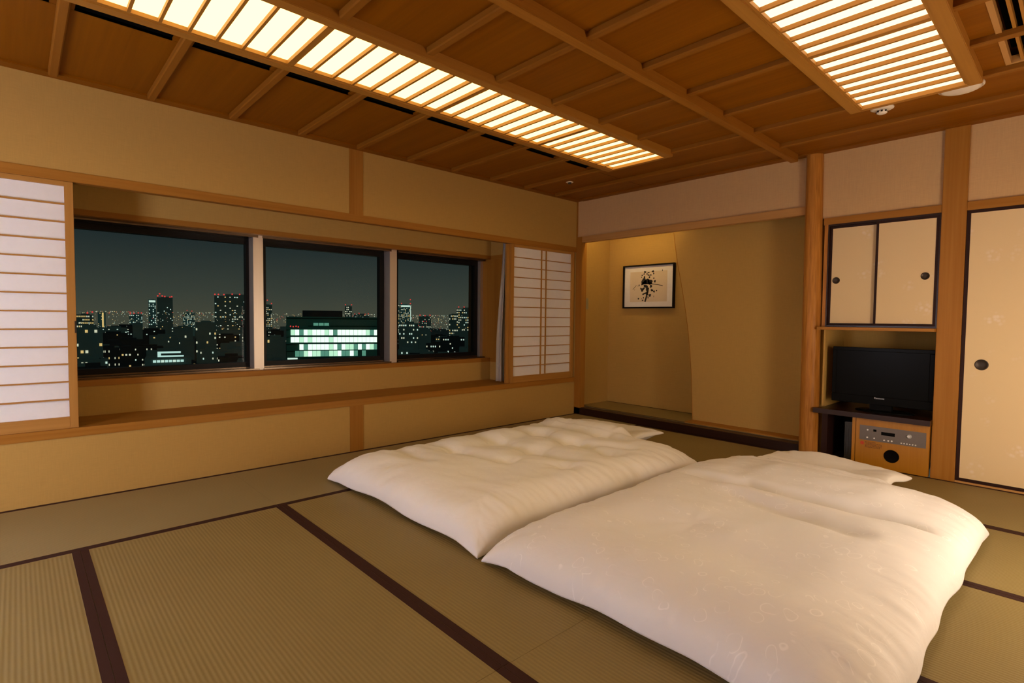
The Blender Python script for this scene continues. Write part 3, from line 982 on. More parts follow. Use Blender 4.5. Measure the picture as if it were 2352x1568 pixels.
# ---------------- small ceiling devices
sm = empty('smoke_detector', (3.09, -0.72, PZ), 'small white smoke detector with dark slots on the ceiling behind the right lamp', 'detector')
lathe('base', [(0.062, PZ), (0.062, PZ - .008), (0.050, PZ - .014), (0.030, PZ - .018)], (3.09, -0.72, 0), 'Z', 'white_plastic', sm)
lathe('dome', [(0.028, PZ - .018), (0.028, PZ - .034), (0.018, PZ - .040), (0.004, PZ - .041)], (3.09, -0.72, 0), 'Z', 'white_plastic', sm)
for i in range(8):
    a = 2 * math.pi * i / 8 + .2
    cx, cy = 3.09 + .0275 * math.cos(a), -0.72 + .0275 * math.sin(a)
    box('slot', cx - .004, cx + .004, cy - .004, cy + .004, PZ - .032, PZ - .022, 'black_void', sm)
dm = empty('speaker_cover', (3.475, -0.765, PZ), 'round white speaker cover on the ceiling behind the right lamp end', 'speaker')
lathe('rim', [(0.105, PZ), (0.105, PZ - .008), (0.098, PZ - .014)], (3.475, -0.765, 0), 'Z', 'white_plastic', dm, seg=40)
lathe('grille', [(0.097, PZ - .014), (0.08, PZ - .022), (0.04, PZ - .028), (0.004, PZ - .029)], (3.475, -0.765, 0), 'Z', 'white_plastic', dm, seg=40)
sp_ = empty('sprinkler_cap', (0.51, -0.71, PZ), 'tiny white sprinkler cap on the ceiling near the back corner', 'sprinkler')
lathe('plate', [(0.036, PZ), (0.036, PZ - .004), (0.030, PZ - .007)], (0.51, -0.71, 0), 'Z', 'white_plastic', sp_, seg=24)
lathe('cap', [(0.016, PZ - .007), (0.016, PZ - .020), (0.006, PZ - .022)], (0.51, -0.71, 0), 'Z', 'iron', sp_, seg=16)

# ================================================================== shoji screens
def shoji(y0, y1, xf, label, pull=None):
    """xf = front face x; frame is 30 mm thick, grid in front of the paper"""
    z0, z1 = SILL_T + .0005, HEAD_B - .0005
    t_ = empty('shoji_screen', (xf - .015, (y0 + y1) / 2, z0), label, 'screen', 'paper screens on the window track')
    sw, tr, br = 0.040, 0.026, 0.066
    th = 0.028
    box('stile', xf - th, xf, y0, y0 + sw, z0, z1, 'shoji_wood_Z', t_, bevel=.0015)
    box('stile', xf - th, xf, y1 - sw, y1, z0, z1, 'shoji_wood_Z', t_, bevel=.0015)
    box('top_rail', xf - th, xf, y0 + sw, y1 - sw, z1 - tr, z1, 'shoji_wood_Y', t_)
    box('bottom_rail', xf - th, xf, y0 + sw, y1 - sw, z0, z0 + br, 'shoji_wood_Y', t_)
    ya, yb, za, zb = y0 + sw, y1 - sw, z0 + br, z1 - tr
    box('paper', xf - .020, xf - .0195, ya, yb, za, zb, 'washi', t_)
    first = None
    for i in range(1, 13):
        zz = za + (zb - za) * i / 13
        if first is None:
            first = box('grid_bar', xf - .019, xf - .006, ya, yb, zz - .004, zz + .004, 'shoji_wood_Y', t_); zf = zz
        else:
            instance(first, 'grid_bar', (0, 0, zz - zf), t_)
    ym = (ya + yb) / 2
    for q in (-.036, .036):
        box('upright_bar', xf - .0188, xf - .0055, ym + q - .005, ym + q + .005, za, zb, 'shoji_wood_Z', t_)
    if pull is not None:
        lathe('finger_pull', [(0.012, -.002), (0.012, 0.0006), (0.009, .0008), (0.008, -.001)], (xf, pull, 1.01), 'X', 'dark_bronze', t_, seg=16)
    return t_
shoji(-5.46, -4.455, -0.006, 'glowing white paper screen at the left end of the window', None)
shoji(-0.998, -0.020, -0.006, 'beige lit paper screen at the right end of the window beside the alcove')
shoji(-1.030, -0.060, -0.036, 'second paper screen tucked behind the right one with only its stile showing')
box('pull_plate', -0.008, -0.0045, -4.463, -4.4545, 0.98, 1.05, 'dark_bronze', [o for o in bpy.data.objects if o.name == 'shoji_screen'][0])

# curtain bunched behind the right screen
def curtain():
    bm = bmesh.new()
    n, m = 60, 30
    g = []
    for j in range(m + 1):
        t_ = j / m
        z_ = 1.900 - (1.900 - 0.440) * t_
        row = []
        spread = 0.075 + 0.075 * sstep(0.0, 0.8, t_)
        for i in range(n + 1):
            s_ = i / n
            yy = -0.935 - spread * s_
            xx = -0.150 + 0.030 * math.sin(s_ * 5.5 * math.pi + 0.4) * (0.6 + 0.4 * t_) + 0.05 * s_
            yy += 0.006 * math.cos(s_ * 11 * math.pi)
            row.append(bm.verts.new((xx, yy, z_)))
        g.append(row)
    for j in range(m):
        for i in range(n):
            bm.faces.new((g[j][i], g[j][i + 1], g[j + 1][i + 1], g[j + 1][i]))
    bmesh.ops.solidify(bm, geom=bm.faces[:], thickness=0.0015)
    bmesh.ops.recalc_face_normals(bm, faces=bm.faces[:])
    root = empty('curtain', (-0.15, -0.97, 0.44), 'narrow bunched white curtain hanging beside the right paper screen', 'curtain')
    link('cloth', to_mesh(bm, 'cloth'), 'curtain', root, True)
    box('rail', -0.16, -0.13, -2.0, -0.925, 1.902, 1.915, 'white_plastic', root)
curtain()

# ================================================================== picture and switch in the alcove
pic = empty('framed_picture', (0.565, 0.615, 1.22), 'black framed ink drawing hanging on the alcove wall', 'picture')
PX0, PX1, PZ0, PZ1, PY = 0.228, 0.902, 1.222, 1.722, 0.588
fw = 0.016
for b_ in ((PX0, PX1, PZ1 - fw, PZ1), (PX0, PX1, PZ0, PZ0 + fw), (PX0, PX0 + fw, PZ0 + fw, PZ1 - fw), (PX1 - fw, PX1, PZ0 + fw, PZ1 - fw)):
    box('frame_rail', b_[0], b_[1], PY, 0.628, b_[2], b_[3], 'black_frame', pic, bevel=.002)
box('mat_board', PX0 + fw, PX1 - fw, PY + .022, PY + .026, PZ0 + fw, PZ1 - fw, 'mat_board', pic)
IX0, IX1, IZ0, IZ1 = PX0 + fw, PX1 - fw, PZ0 + fw, PZ1 - fw
def art(X, Y):
    return IX0 + (X - 395) / 1125 * (IX1 - IX0), IZ0 + (1310 - Y - (X - 395) * 0.0) / (945 + (X - 395) / 1125 * 75) * (IZ1 - IZ0)
a0, a1 = art(530, 1190), art(1385, 430)
box('paper_sheet', a0[0], a1[0], PY + .0212, PY + .022, a0[1], a1[1], 'art_paper', pic)
bm = bmesh.new()
yy = PY + .0208
def blob(X, Y, rx, ry, n=14, jag=0.18):
    cx, cz = art(X, Y)
    sx, sz = (IX1 - IX0) / 1125, (IZ1 - IZ0) / 985
    ph = R.uniform(0, 6)
    vs = []
    for i in range(n):
        a = 2 * math.pi * i / n
        k_ = 1 + jag * math.sin(3 * a + ph) + R.uniform(-jag, jag) * .6
        vs.append(bm.verts.new((cx + rx * sx * k_ * math.cos(a), yy, cz + ry * sz * k_ * math.sin(a))))
    bm.faces.new(vs)
def stroke(pts, w):
    sx = (IX1 - IX0) / 1125
    for (a, b) in zip(pts, pts[1:]):
        p0, p1 = Vector(art(*a)), Vector(art(*b))
        t_ = (p1 - p0).normalized()
        n_ = Vector((-t_.y, t_.x)) * w * sx * .5
        q = [p0 + n_, p0 - n_, p1 - n_, p1 + n_]
        bm.faces.new([bm.verts.new((v.x, yy, v.y)) for v in q])
for bl_ in ((880, 475, 26, 24), (1062, 460, 28, 24), (962, 488, 26, 14), (1080, 510, 14, 20), (858, 522, 22, 14), (928, 522, 14, 22), (1010, 547, 32, 14), (815, 552, 18, 12), (800, 597, 9, 14), (960, 547, 20, 16), (870, 597, 18, 28), (985, 597, 18, 24), (1085, 622, 17, 17), (1110, 695, 22, 30),
            (860, 690, 58, 70), (930, 705, 70, 62), (1000, 710, 58, 58), (845, 745, 48, 30), (1015, 745, 40, 24),
            (745, 787, 15, 15), (890, 812, 42, 36), (1022, 812, 26, 40), (835, 880, 40, 22), (820, 918, 26, 30), (860, 868, 18, 26), (790, 870, 18, 22), (945, 900, 34, 66), (930, 840, 24, 40), (935, 990, 26, 50), (1000, 1032, 32, 32), (960, 1080, 12, 28),
            (1050, 912, 28, 24), (1095, 942, 24, 24), (1155, 922, 14, 14), (735, 1110, 17, 20), (855, 1090, 14, 18), (835, 1150, 20, 16), (810, 1112, 7, 12), (1090, 1060, 5, 20), (640, 900, 7, 8), (1275, 435, 8, 18), (1035, 905, 14, 30)):
    blob(*bl_)
stroke([(595, 890), (680, 792)], 9)
stroke([(690, 806), (755, 812)], 6)
stroke([(1050, 762), (1200, 782), (1290, 806)], 12)
stroke([(828, 1014), (880, 985), (965, 962)], 30)
stroke([(935, 1010), (915, 1100), (890, 1186)], 34)
stroke([(800, 780), (860, 755), (1050, 750)], 24)
link('ink_drawing', to_mesh(bm, 'ink_drawing'), 'ink', pic)['kind'] = 'stuff'
sw = empty('wall_switch', (0.0, 0.19, 1.27), 'small cream switch plate on the side wall of the alcove', 'switch')
box('plate', 0.0, 0.008, 0.155, 0.228, 1.205, 1.335, 'switch_plastic', sw, bevel=.003)
box('rocker', 0.008, 0.011, 0.172, 0.211, 1.235, 1.305, 'switch_plastic', sw, bevel=.001)

# ================================================================== bedding
def puffy(name, mat, parent, cx, cy, hx, hy, H_, fR, seed, lift=None, tufts=(), creases=(), N=140, Mn=190, bow=(0.03, 0.03), headbow=0.0, wr=0.016, seam=0.05, hem=0.010, plump=0.85, corner=0.25):
    """stuffed cloth: closed mesh, plump profile meeting at a seam that hangs a little above the floor; lift(x,y) raises it over what lies beneath"""
    sd = Vector((seed * 13.7, seed * 7.3, seed * 3.1))
    nz = lambda x, y, z: mnoise.noise(Vector((x, y, z)) + sd)
    top, bot = [], []
    for j in range(Mn + 1):
        v = -1 + 2 * j / Mn
        v = math.copysign(1 - (1 - abs(v)) ** 1.3, v)
        rt, rb = [], []
        for i in range(N + 1):
            q = -1 + 2 * i / N
            q = math.copysign(1 - (1 - abs(q)) ** 1.3, q)
            x = cx + hx * q * (1 - bow[0] * math.cos(math.pi * v / 2))
            y = cy + hy * v * (1 - bow[1] * math.cos(math.pi * q / 2))
            if v > 0: y += headbow * sstep(0.2, 1, v) * math.cos(math.pi * q / 2) ** .8
            edge = max(abs(q), abs(v)) ** 8
            x += nz(x * 4, y * 4, 0.3) * 0.022 * edge
            y += nz(x * 4, y * 4, 5.3) * 0.022 * edge
            du, dv = hx * (1 - abs(q)), hy * (1 - abs(v))
            dm = min(du, dv)
            f = lambda dd: math.sqrt(max(0.0, 1 - (1 - min(1.0, dd / fR)) ** 2))
            base = (f(du) * f(dv)) ** plump
            h = H_ * base * (1 + 0.10 * nz(x * 2.3, y * 2.3, 1.0))
            inner = min(1.0, base / .8)
            for (tx, ty, dp, s_) in tufts:
                rx, ry = x - tx, y - ty
                rr_ = math.hypot(rx, ry)
                h -= dp * math.exp(-(rr_ / s_) ** 2) * inner
                if rr_ < .30:
                    h += .0045 * math.cos(7 * math.atan2(ry, rx) + tx * 9) * math.exp(-rr_ / .11) * min(1, rr_ / .04) * inner
            for (ax, ay, bx_, by_, dp, s_) in creases:
                ex, ey = bx_ - ax, by_ - ay
                l2 = ex * ex + ey * ey
                t_ = max(0.0, min(1.0, ((x - ax) * ex + (y - ay) * ey) / l2))
                dd = math.hypot(x - ax - ex * t_, y - ay - ey * t_) + nz(x * 5, y * 5, 9) * .018
                h -= dp * math.exp(-(dd / s_) ** 2) * inner * sstep(0, .22, t_) * sstep(0, .22, 1 - t_)
            # gathers running in from the seam
            ga = nz(x * 17 if dv < du else x * 4, y * 17 if du <= dv else y * 4, 2.0) + .5 * nz(x * 34 if dv < du else x * 7, y * 34 if du <= dv else y * 7, 3.0)
            h += wr * ga * math.exp(-dm / 0.13) * min(1.0, dm / .025)
            # loose drape wrinkles
            wv = nz(x * 3 + y * 5, y * 9 - x * 4, 4.0) + .6 * nz(x * 11 - y * 4, y * 6 + x * 5, 6.0)
            h += wr * 0.42 * wv * inner
            L_ = lift(x, y) if lift else 0.0
            cq = min(1.0, (1 - abs(q)) / .22) if abs(v) > abs(q) else min(1.0, (1 - abs(v)) / .22)
            sz = seam * (corner + (1 - corner) * cq) * (1 + .6 * nz(x * 3, y * 3, 7.0)) if L_ < .02 else seam * .4
            sz = max(sz, .006)
            zt = L_ + sz * math.exp(-dm / .10) + hem + max(h, 0.0)
            zb = L_ + .002 + sz * (1 - sstep(0, .16, dm))
            rt.append((x, y, max(zt, zb + .004))); rb.append((x, y, zb))
        top.append(rt); bot.append(rb)
    verts, faces = [], []
    W_ = N + 1
    for row in top: verts += row
    off = len(verts)
    for row in bot: verts += row
    for j in range(Mn):
        for i in range(N):
            a = j * W_ + i
            faces.append((a, a + 1, a + W_ + 1, a + W_))
            faces.append((off + a, off + a + W_, off + a + W_ + 1, off + a + 1))
    def side(a, b):
        faces.append((b, a, off + a, off + b))
    for i in range(N):
        side(i + 1, i)
        side(Mn * W_ + i, Mn * W_ + i + 1)
    for j in range(Mn):
        side(j * W_, (j + 1) * W_)
        side((j + 1) * W_ + N, j * W_ + N)
    me = bpy.data.meshes.new(name)
    me.from_pydata(verts, [], faces)
    me.update()
    bm = bmesh.new(); bm.from_mesh(me)
    bmesh.ops.recalc_face_normals(bm, faces=bm.faces[:])
    bm.to_mesh(me); bm.free()
    return link(name, me, mat, parent, True)

def pillow_lift(px, py, hx, hy, h):
    def L(x, y):
        return h * (1 - sstep(hx - .04, hx + .16, abs(x - px))) * sstep(py - hy - .20, py - hy + .05, y)
    return L

# bed nearest the window
pw1 = puffy('pillow', 'pillow_cotton', None, 1.08, -0.835, 0.43, 0.285, 0.082, 0.17, 3, N=70, Mn=50, bow=(.08, .10), wr=.005, seam=.075, corner=1.0)
set_props(pw1, 'white pillow tucked under the head of the comforter nearer the window', 'pillow', 'pillows')
pl1 = pillow_lift(1.08, -0.835, 0.43, 0.285, 0.110)
t1_ = [(tx, ty, dp, .07) for (tx, ty, dp) in ((1.06, -2.09, .05), (1.07, -1.64, .055), (1.44, -1.69, .06), (1.42, -2.05, .055), (1.51, -2.40, .045), (1.08, -2.52, .045), (1.82, -1.78, .035), (1.45, -1.36, .04), (1.85, -2.25, .03))]
c1_ = [(0.64, -2.78, 1.3, -2.80, .022, .06), (0.64, -2.50, 1.6, -2.44, .030, .06), (0.64, -2.08, 1.9, -2.08, .034, .06), (0.64, -1.66, 2.0, -1.74, .036, .06), (0.66, -1.36, 1.8, -1.36, .028, .06), (1.07, -2.5, 1.07, -1.4, .016, .07), (1.46, -2.4, 1.44, -1.4, .016, .07), (1.44, -1.69, 1.95, -1.50, .02, .05)]
q1 = puffy('comforter', 'cotton', None, 1.40, -2.175, 0.785, 1.045, 0.180, 0.27, 1, lift=pl1, tufts=t1_, creases=c1_, bow=(.03, .02), headbow=0.06, seam=.032, wr=.013)
set_props(q1, 'puffy tufted white comforter spread on the mats nearer the window', 'comforter', 'comforters')
# bed nearest the camera
pw2 = puffy('pillow', 'pillow_cotton', None, 2.83, -0.690, 0.43, 0.29, 0.090, 0.17, 4, N=70, Mn=50, bow=(.08, .10), wr=.005, seam=.075, corner=1.0)
set_props(pw2, 'white pillow tucked under the head of the comforter nearer the television', 'pillow', 'pillows')
pl2 = pillow_lift(2.83, -0.690, 0.43, 0.29, 0.118)
c2_ = [(2.30, -1.80, 3.66, -1.74, .085, .048), (2.62, -1.46, 3.50, -1.44, -.040, .20), (2.66, -1.96, 3.50, -2.16, .030, .055), (2.6, -1.92, 3.5, -1.95, -.016, .07), (2.5, -2.6, 3.45, -2.75, .014, .12)]
q2 = puffy('comforter', 'cotton_scroll', None, 2.975, -2.165, 0.745, 1.065, 0.190, 0.32, 2, lift=pl2, tufts=[(2.85, -2.5, .016, .1), (2.75, -1.80, .02, .06)], creases=c2_, bow=(.02, .02), headbow=0.12, seam=.035, wr=.010)
set_props(q2, 'large white comforter woven with a scroll pattern, nearest the camera', 'comforter', 'comforters')

# ================================================================== the city outside, at night
GZ = -60.0
rc = random.Random(21)
def facing(x, y):
    a = math.atan2(y - CAM.y, x - CAM.x)
    return a
def building(name, x, y, w, top, label, depth=None, mat='city_dark', lights=(), cols_=8, fh=3.4, prob=0.35, seed=0, maxdrop=60, win=(0.55, 0.45), turn=0.0, group=None, vis_w=None):
    """block whose street face looks at the hotel, with its lit windows in front of the wall"""
    rr = random.Random(seed + 100)
    a = facing(x, y) + turn
    t_ = empty(name, (x, y, GZ), label, 'building', group)
    dp = depth or w * .8
    rot = Matrix.Translation((x, y, 0)) @ Matrix.Rotation(a, 4, 'Z')
    bm = bmesh.new()
    bm_box(bm, 0, dp, -w / 2, w / 2, GZ, top)
    bm_box(bm, dp * .3, dp * .75, -w * .28, w * .22, top - .01, top + max(1.0, w * .06))
    bm.transform(rot)
    link('body', to_mesh(bm, 'body'), mat, t_)
    if lights:
        mats = sorted(set(lights))
        bm = bmesh.new()
        cw = w / cols_
        nf = int(maxdrop / fh)
        for f_ in range(nf):
            z1 = top - fh * (f_ + .35)
            rowp = prob * rr.uniform(.5, 1.5)
            for c_ in range(cols_):
                if rr.random() < rowp:
                    y0 = -w / 2 + cw * (c_ + .5 - win[0] / 2)
                    vs = bm_box(bm, -.15, .05, y0, y0 + cw * win[0], z1 - fh * win[1], z1)
                    mi = mats.index(rr.choice(lights))
                    for f in set(sum([list(v.link_faces) for v in vs], [])): f.material_index = mi
        bm.transform(rot)
        o = link('lit_windows', to_mesh(bm, 'lit_windows'), mats, t_)
        o['kind'] = 'stuff'
    return t_, rot
def beacons(t_, rot, pts, size, mat='lit_red'):
    for (b, z) in pts:
        bm = bmesh.new()
        bmesh.ops.create_icosphere(bm, subdivisions=1, radius=size)
        bm.transform(rot @ Matrix.Translation((1.0, b, z)))
        link('warning_light', to_mesh(bm, 'warning_light'), mat, t_)
WM, PA, WH, RD = 'lit_warm', 'lit_pale', 'lit_white', 'lit_red'
def B(*a, **k): return building(*a, **k)
b, rt = B('apartment_block', -694, 47, 14, 0.4, 'apartment tower full of warm lights beyond the left end of the first pane', lights=[WM, WM, PA], cols_=9, prob=.5, seed=1, maxdrop=30)
beacons(b, rt, [(-6, 3), (-2, 2)], .9)
B('apartment_block', -255, 15.5, 8.5, -4.1, 'nearer dark apartment block with rows of warm windows beside the left paper screen', lights=[WM, WM, PA], cols_=6, fh=2.6, prob=.32, seed=2, win=(.6, .4))
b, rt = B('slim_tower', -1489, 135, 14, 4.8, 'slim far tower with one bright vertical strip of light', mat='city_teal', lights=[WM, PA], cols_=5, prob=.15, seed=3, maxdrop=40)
bm = bmesh.new(); bm_box(bm, -.8, 0, -3.5, -.5, -28, 4); bm.transform(rt); link('light_strip', to_mesh(bm, 'light_strip'), WM, b)
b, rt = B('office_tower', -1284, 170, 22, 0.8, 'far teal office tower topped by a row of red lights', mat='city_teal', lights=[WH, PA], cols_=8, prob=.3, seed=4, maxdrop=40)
beacons(b, rt, [(-9, 4), (-4, 4), (3, 3), (9, 5), (9, 2)], 1.3)
b, rt = B('tall_tower', -1178, 201, 25, 33.3, 'tall dark slab tower with red roof lights in the middle of the first pane', lights=[WH, PA], cols_=10, prob=.05, seed=5, maxdrop=60, mat='city_dark')
beacons(b, rt, [(11, 36), (8, 40), (4, 36), (-11, 35), (-8, 34), (0, 35)], 1.5)
b, rt = B('tall_tower', -1191, 183.0, 12.0, 28.9, 'pale lit wing standing left of the tall dark slab tower', mat='city_teal', lights=[WH], cols_=4, prob=.35, seed=6, maxdrop=70)
bm = bmesh.new(); bm_box(bm, -.8, 0, -5, 5, 24, 27.5); bm.transform(rt); link('roof_sign', to_mesh(bm, 'roof_sign'), WH, b)
B('office_block', -590, 77, 7.5, -7, 'small dark block just below the teal office tower', lights=[PA], cols_=4, prob=.05, seed=7)
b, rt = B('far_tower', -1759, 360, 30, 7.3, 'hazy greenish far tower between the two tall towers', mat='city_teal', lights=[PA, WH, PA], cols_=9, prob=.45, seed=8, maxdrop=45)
beacons(b, rt, [(-8, 12), (4, 14)], 1.4)
B('stepped_block', -405, 90, 12.5, -3.8, 'dark stepped block with a few bright windows left of the second tower', lights=[PA, WM], cols_=8, prob=.13, seed=9, fh=3.0)
B('stepped_block', -400, 76, 10, -8.5, 'lower dark shoulder of the stepped block', lights=[PA, WM], cols_=6, prob=.12, seed=10, fh=3.0)
b, rt = B('apartment_tower', -960, 260, 56, 32.8, 'broad apartment tower with red roof lights beside the first window post', lights=[PA, WM, PA, WH], cols_=16, prob=.33, seed=11, maxdrop=75, fh=3.6)
beacons(b, rt, [(-27, 35), (-20, 35), (-9, 36), (2, 36), (14, 35), (22, 35), (27, 35)], 1.3)
b, rt = B('apartment_tower', -1041, 338, 20, 21.2, 'warm lit apartment tower just right of the first window post', lights=[WM, PA, PA], cols_=7, prob=.55, seed=12, maxdrop=60)
beacons(b, rt, [(-9, 24), (3, 23), (8, 24), (-2, 30)], 1.2)
b, rt = B('far_tower', -806, 387, 11, 17.7, 'narrow tower with red roof lights rising behind the office block', lights=[PA, PA], cols_=5, prob=.55, seed=13, maxdrop=40)
beacons(b, rt, [(-5, 20), (4.5, 20), (-4, 17)], 1.0)
b, rt = B('far_block', -1331, 678, 41, 7, 'low far block with red lights right of the narrow tower', lights=[PA, WM], cols_=9, prob=.2, seed=14, maxdrop=30)
beacons(b, rt, [(-18, 9), (-10, 8), (6, 10), (17, 8)], 1.5)
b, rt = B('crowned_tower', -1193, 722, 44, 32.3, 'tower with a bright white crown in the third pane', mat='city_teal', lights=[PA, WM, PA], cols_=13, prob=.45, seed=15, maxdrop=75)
bm = bmesh.new(); bm_box(bm, -.8, 0, -18, 4, 27, 31); bm_box(bm, -.8, 0, -20, -18.8, -20, 30); bm.transform(rt); link('crown_light', to_mesh(bm, 'crown_light'), WH, b)
beacons(b, rt, [(-19, 36), (-19, 46), (3, 36), (18, 36)], 1.6)
B('office_block', -293, 180, 12.3, -2.8, 'dark office block with rows of pale windows in the third pane', lights=[PA, PA, WH], cols_=10, prob=.38, seed=16, fh=2.7, maxdrop=16, win=(.6, .35))
b, rt = B('far_block', -829, 548, 22, 2.4, 'far block sprinkled with red lights in the third pane', lights=[RD, PA], cols_=9, prob=.25, seed=17, maxdrop=30)
beacons(b, rt, [(-9, 5), (0, 4), (9, 5), (10, -8), (11, -14)], 1.3)
b, rt = B('apartment_tower', -547, 427, 30, 12.7, 'bright apartment tower cluster at the right end of the third pane', lights=[PA, WM, PA, WH], cols_=13, prob=.55, seed=18, maxdrop=40, fh=3.2)
beacons(b, rt, [(12, 15), (5, 15), (-10, 14)], .9)
B('apartment_block', -509.8, 376.3, 10.7, 4.83, 'lower lit apartment block left of the bright tower cluster', lights=[PA, WM, PA], cols_=6, prob=.55, seed=19, maxdrop=30)
B('apartment_block', -242, 79.5, 9, -8.6, 'dark apartment block with a few windows just left of the office', lights=[WM, PA, WH], cols_=7, prob=.16, seed=20, fh=2.8)

# the glass office block close by: every lit window bay is a pane of its own
of = empty('glass_office', (-249.5, 114.2, GZ), 'green glass office block with four bright rows of windows behind the middle pane', 'building')
aO = facing(-249.5, 114.2)
rotO = Matrix.Translation((-249.5, 114.2, 0)) @ Matrix.Rotation(aO, 4, 'Z')
HWO = 25.5
bm = bmesh.new(); bm_box(bm, 0.6, 40, -HWO, HWO, GZ, 0.8); bm.transform(rotO); link('body', to_mesh(bm, 'body'), 'city_green_glass', of)
bm = bmesh.new(); bm_box(bm, 6, 26, -0.5, 18.5, 0.79, 3.9); bm.transform(rotO); link('roof_plant', to_mesh(bm, 'roof_plant'), 'city_black', of)
for (z0, z1) in ((-5.5, -4.0), (-9.15, -8.35), (-12.6, -11.85), (-15.9, -15.5), (-19.2, -18.75), (0.2, 0.8)):
    bm = bmesh.new(); bm_box(bm, 0.0, 0.6, -HWO, HWO, z0, z1); bm.transform(rotO); link('floor_band', to_mesh(bm, 'floor_band'), 'city_green_glass', of)
ro = random.Random(5)
for ri, (z0, z1, lo, hi, pb) in enumerate(((-8.3, -5.55, -HWO, 24.2, .65), (-11.8, -9.2, -HWO, 25.2, .8), (-15.45, -12.65, -HWO, 21.5, .45), (-18.7, -15.95, -HWO, 22.8, .3))):
    nb = 26
    bwid = 2 * HWO / nb
    for i in range(nb):
        b0 = -HWO + i * bwid + .06
        b1 = b0 + bwid - .12
        if b1 > hi: continue
        if ri == 3 and -HWO + 5 < b0 < -HWO + 16 and i not in (3,): mt = 'city_green_glass' if ro.random() < .7 else 'lit_office_dim'
        else: mt = 'lit_office_bright' if ro.random() < pb else ('lit_office' if ro.random() < .6 else 'lit_office_dim')
        bm = bmesh.new(); bm_box(bm, 0.1, 0.5, b0, b1, z0, z1); bm.transform(rotO)
        link('window_pane', to_mesh(bm, 'window_pane'), mt, of)
bm = bmesh.new(); bm_box(bm, .1, .5, 20.5, 25, -20.5, -19.3); bm.transform(rotO); link('window_pane', to_mesh(bm, 'window_pane'), WH, of)
for i in range(14):
    b0 = 14.5 - i * 2.5
    bm = bmesh.new(); bm_box(bm, .1, .5, b0 - 1.1, b0 + 1.1, -5.2 + 1.6, -2.2); bm.transform(rotO)
    link('window_pane', to_mesh(bm, 'window_pane'), 'lit_office_dim' if ro.random() < .35 else 'city_green_glass', of)
for (bb, zz) in ((23.5, -3.9), (22.3, -4.1), (21, -3.9), (20, -4.2)):
    bm = bmesh.new(); bmesh.ops.create_icosphere(bm, subdivisions=1, radius=.35); bm.transform(rotO @ Matrix.Translation((-.3, bb, zz)))
    link('red_light', to_mesh(bm, 'red_light'), RD, of)

# bright low hall with white canopies
hall = empty('lit_hall', (-193, 30, GZ), 'low hall with bright white canopies near the bottom of the first pane', 'building')
rotH = Matrix.Translation((-193, 30, 0)) @ Matrix.Rotation(facing(-193, 30), 4, 'Z')
bm = bmesh.new(); bm_box(bm, 0.5, 14, -6.5, 6, GZ, -12.8); bm.transform(rotH); link('body', to_mesh(bm, 'body'), 'city_dark', hall)
for (b0, b1, z0, z1) in ((-3.6, 2.6, -11.05, -10.5), (-4.4, 2.4, -12.2, -11.75), (1.7, 2.6, -12.2, -10.5)):
    bm = bmesh.new(); bm_box(bm, 0.1, 0.5, b0, b1, z0, z1); bm.transform(rotH); link('canopy_light', to_mesh(bm, 'canopy_light'), 'lit_canopy', hall)
for i in range(8):
    b0 = 3.4 - i * 1.05
    bm = bmesh.new(); bm_box(bm, 0.1, 0.5, b0 - .42, b0 + .42, -13.9, -13.2); bm.transform(rotH); link('window_pane', to_mesh(bm, 'window_pane'), 'lit_canopy' if ro.random() < .7 else WH, hall)

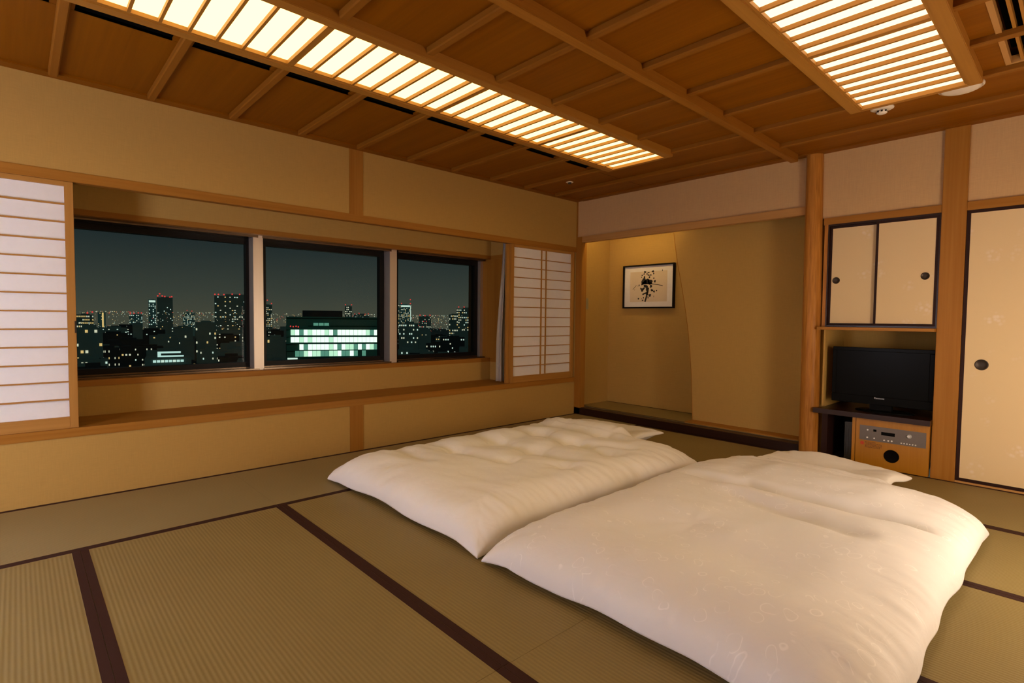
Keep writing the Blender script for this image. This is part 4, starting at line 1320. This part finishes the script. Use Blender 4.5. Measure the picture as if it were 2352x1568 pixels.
# low roofs filling the town below the horizon
specs = []
a_lo, a_hi = 2.462, 3.085
taken = [(o_.location.x, o_.location.y, 34.0 if o_.name.startswith(('glass', 'apartment_tower', 'crowned')) else 16.0) for o_ in bpy.data.objects if o_.get('category') == 'building']
FRAC = {150: .088, 180: .080, 210: .072, 230: .066, 300: .055, 340: .048, 380: .042, 480: .034, 560: .028, 650: .022, 800: .016}
tries = 0
while len(specs) < 84 and tries < 4000:
    tries += 1
    D = rc.choice(list(FRAC))
    a = rc.uniform(a_lo, a_hi)
    if abs(a - 2.703) < .13 and D < 330: continue
    if abs(a - 2.967) < .045 and D < 230: continue
    w = rc.uniform(7, 15) * (D / 260) ** .6
    x, y = CAM.x + (D + rc.uniform(-14, 14)) * math.cos(a), CAM.y + (D + rc.uniform(-14, 14)) * math.sin(a)
    if any(math.hypot(x - q[0], y - q[1]) < q[2] * .62 + w * .75 for q in taken): continue
    taken.append((x, y, w * 1.25))
    specs.append((D, x, y, w, CAM.z - D * FRAC[D] * rc.uniform(.85, 1.2)))
for i, (D, x, y, w, top) in enumerate(sorted(specs)):
    az = math.atan2(y - CAM.y, x - CAM.x)
    pane = 'first' if az > 2.845 else ('second' if az > 2.62 else 'third')
    far = 'near' if D < 260 else ('middle distance' if D < 450 else 'far')
    B('low_block', x, y, w, top, 'low dark town block with few lit windows, %s, behind the %s pane' % (far, pane), lights=[[WM, PA], [PA, WH], [WM, WM, PA], [WH, PA]][i % 4],
      cols_=rc.randint(8, 13), fh=2.3 if D < 260 else 2.9, prob=rc.choice([.08, .14, .2, .28]), seed=200 + i, maxdrop=16, group='%s town blocks behind the %s pane' % (far, pane), mat='city_dark' if i % 3 else 'city_black', win=(.5, .30))
gr = box('city_ground', -2600, -40, -400, 1700, GZ - 1, GZ, 'city_ground')
set_props(gr, 'dark town ground far below the window', 'ground', kind='structure')
# countless points of light in the streets and far haze
bm = bmesh.new()
mats = [WM, PA, WH, RD]
for i in range(1500):
    D = rc.uniform(500, 2300)
    a = rc.uniform(a_lo, a_hi)
    el = -rc.random() ** 1.6 * .030 + .004
    s_ = D * rc.uniform(.00020, .00042)
    p_ = Vector((CAM.x + D * math.cos(a), CAM.y + D * math.sin(a), CAM.z + D * el))
    vs = bm_box(bm, p_.x - s_, p_.x + s_, p_.y - s_, p_.y + s_, p_.z - s_, p_.z + s_)
    mi = rc.choices([0, 1, 2, 3], [5, 6, 3, 1])[0]
    for f in set(sum([list(v.link_faces) for v in vs], [])): f.material_index = mi
cl = link('city_lights', to_mesh(bm, 'city_lights'), mats)
set_props(cl, 'countless tiny lights of the distant town along the horizon', 'lights', kind='stuff')
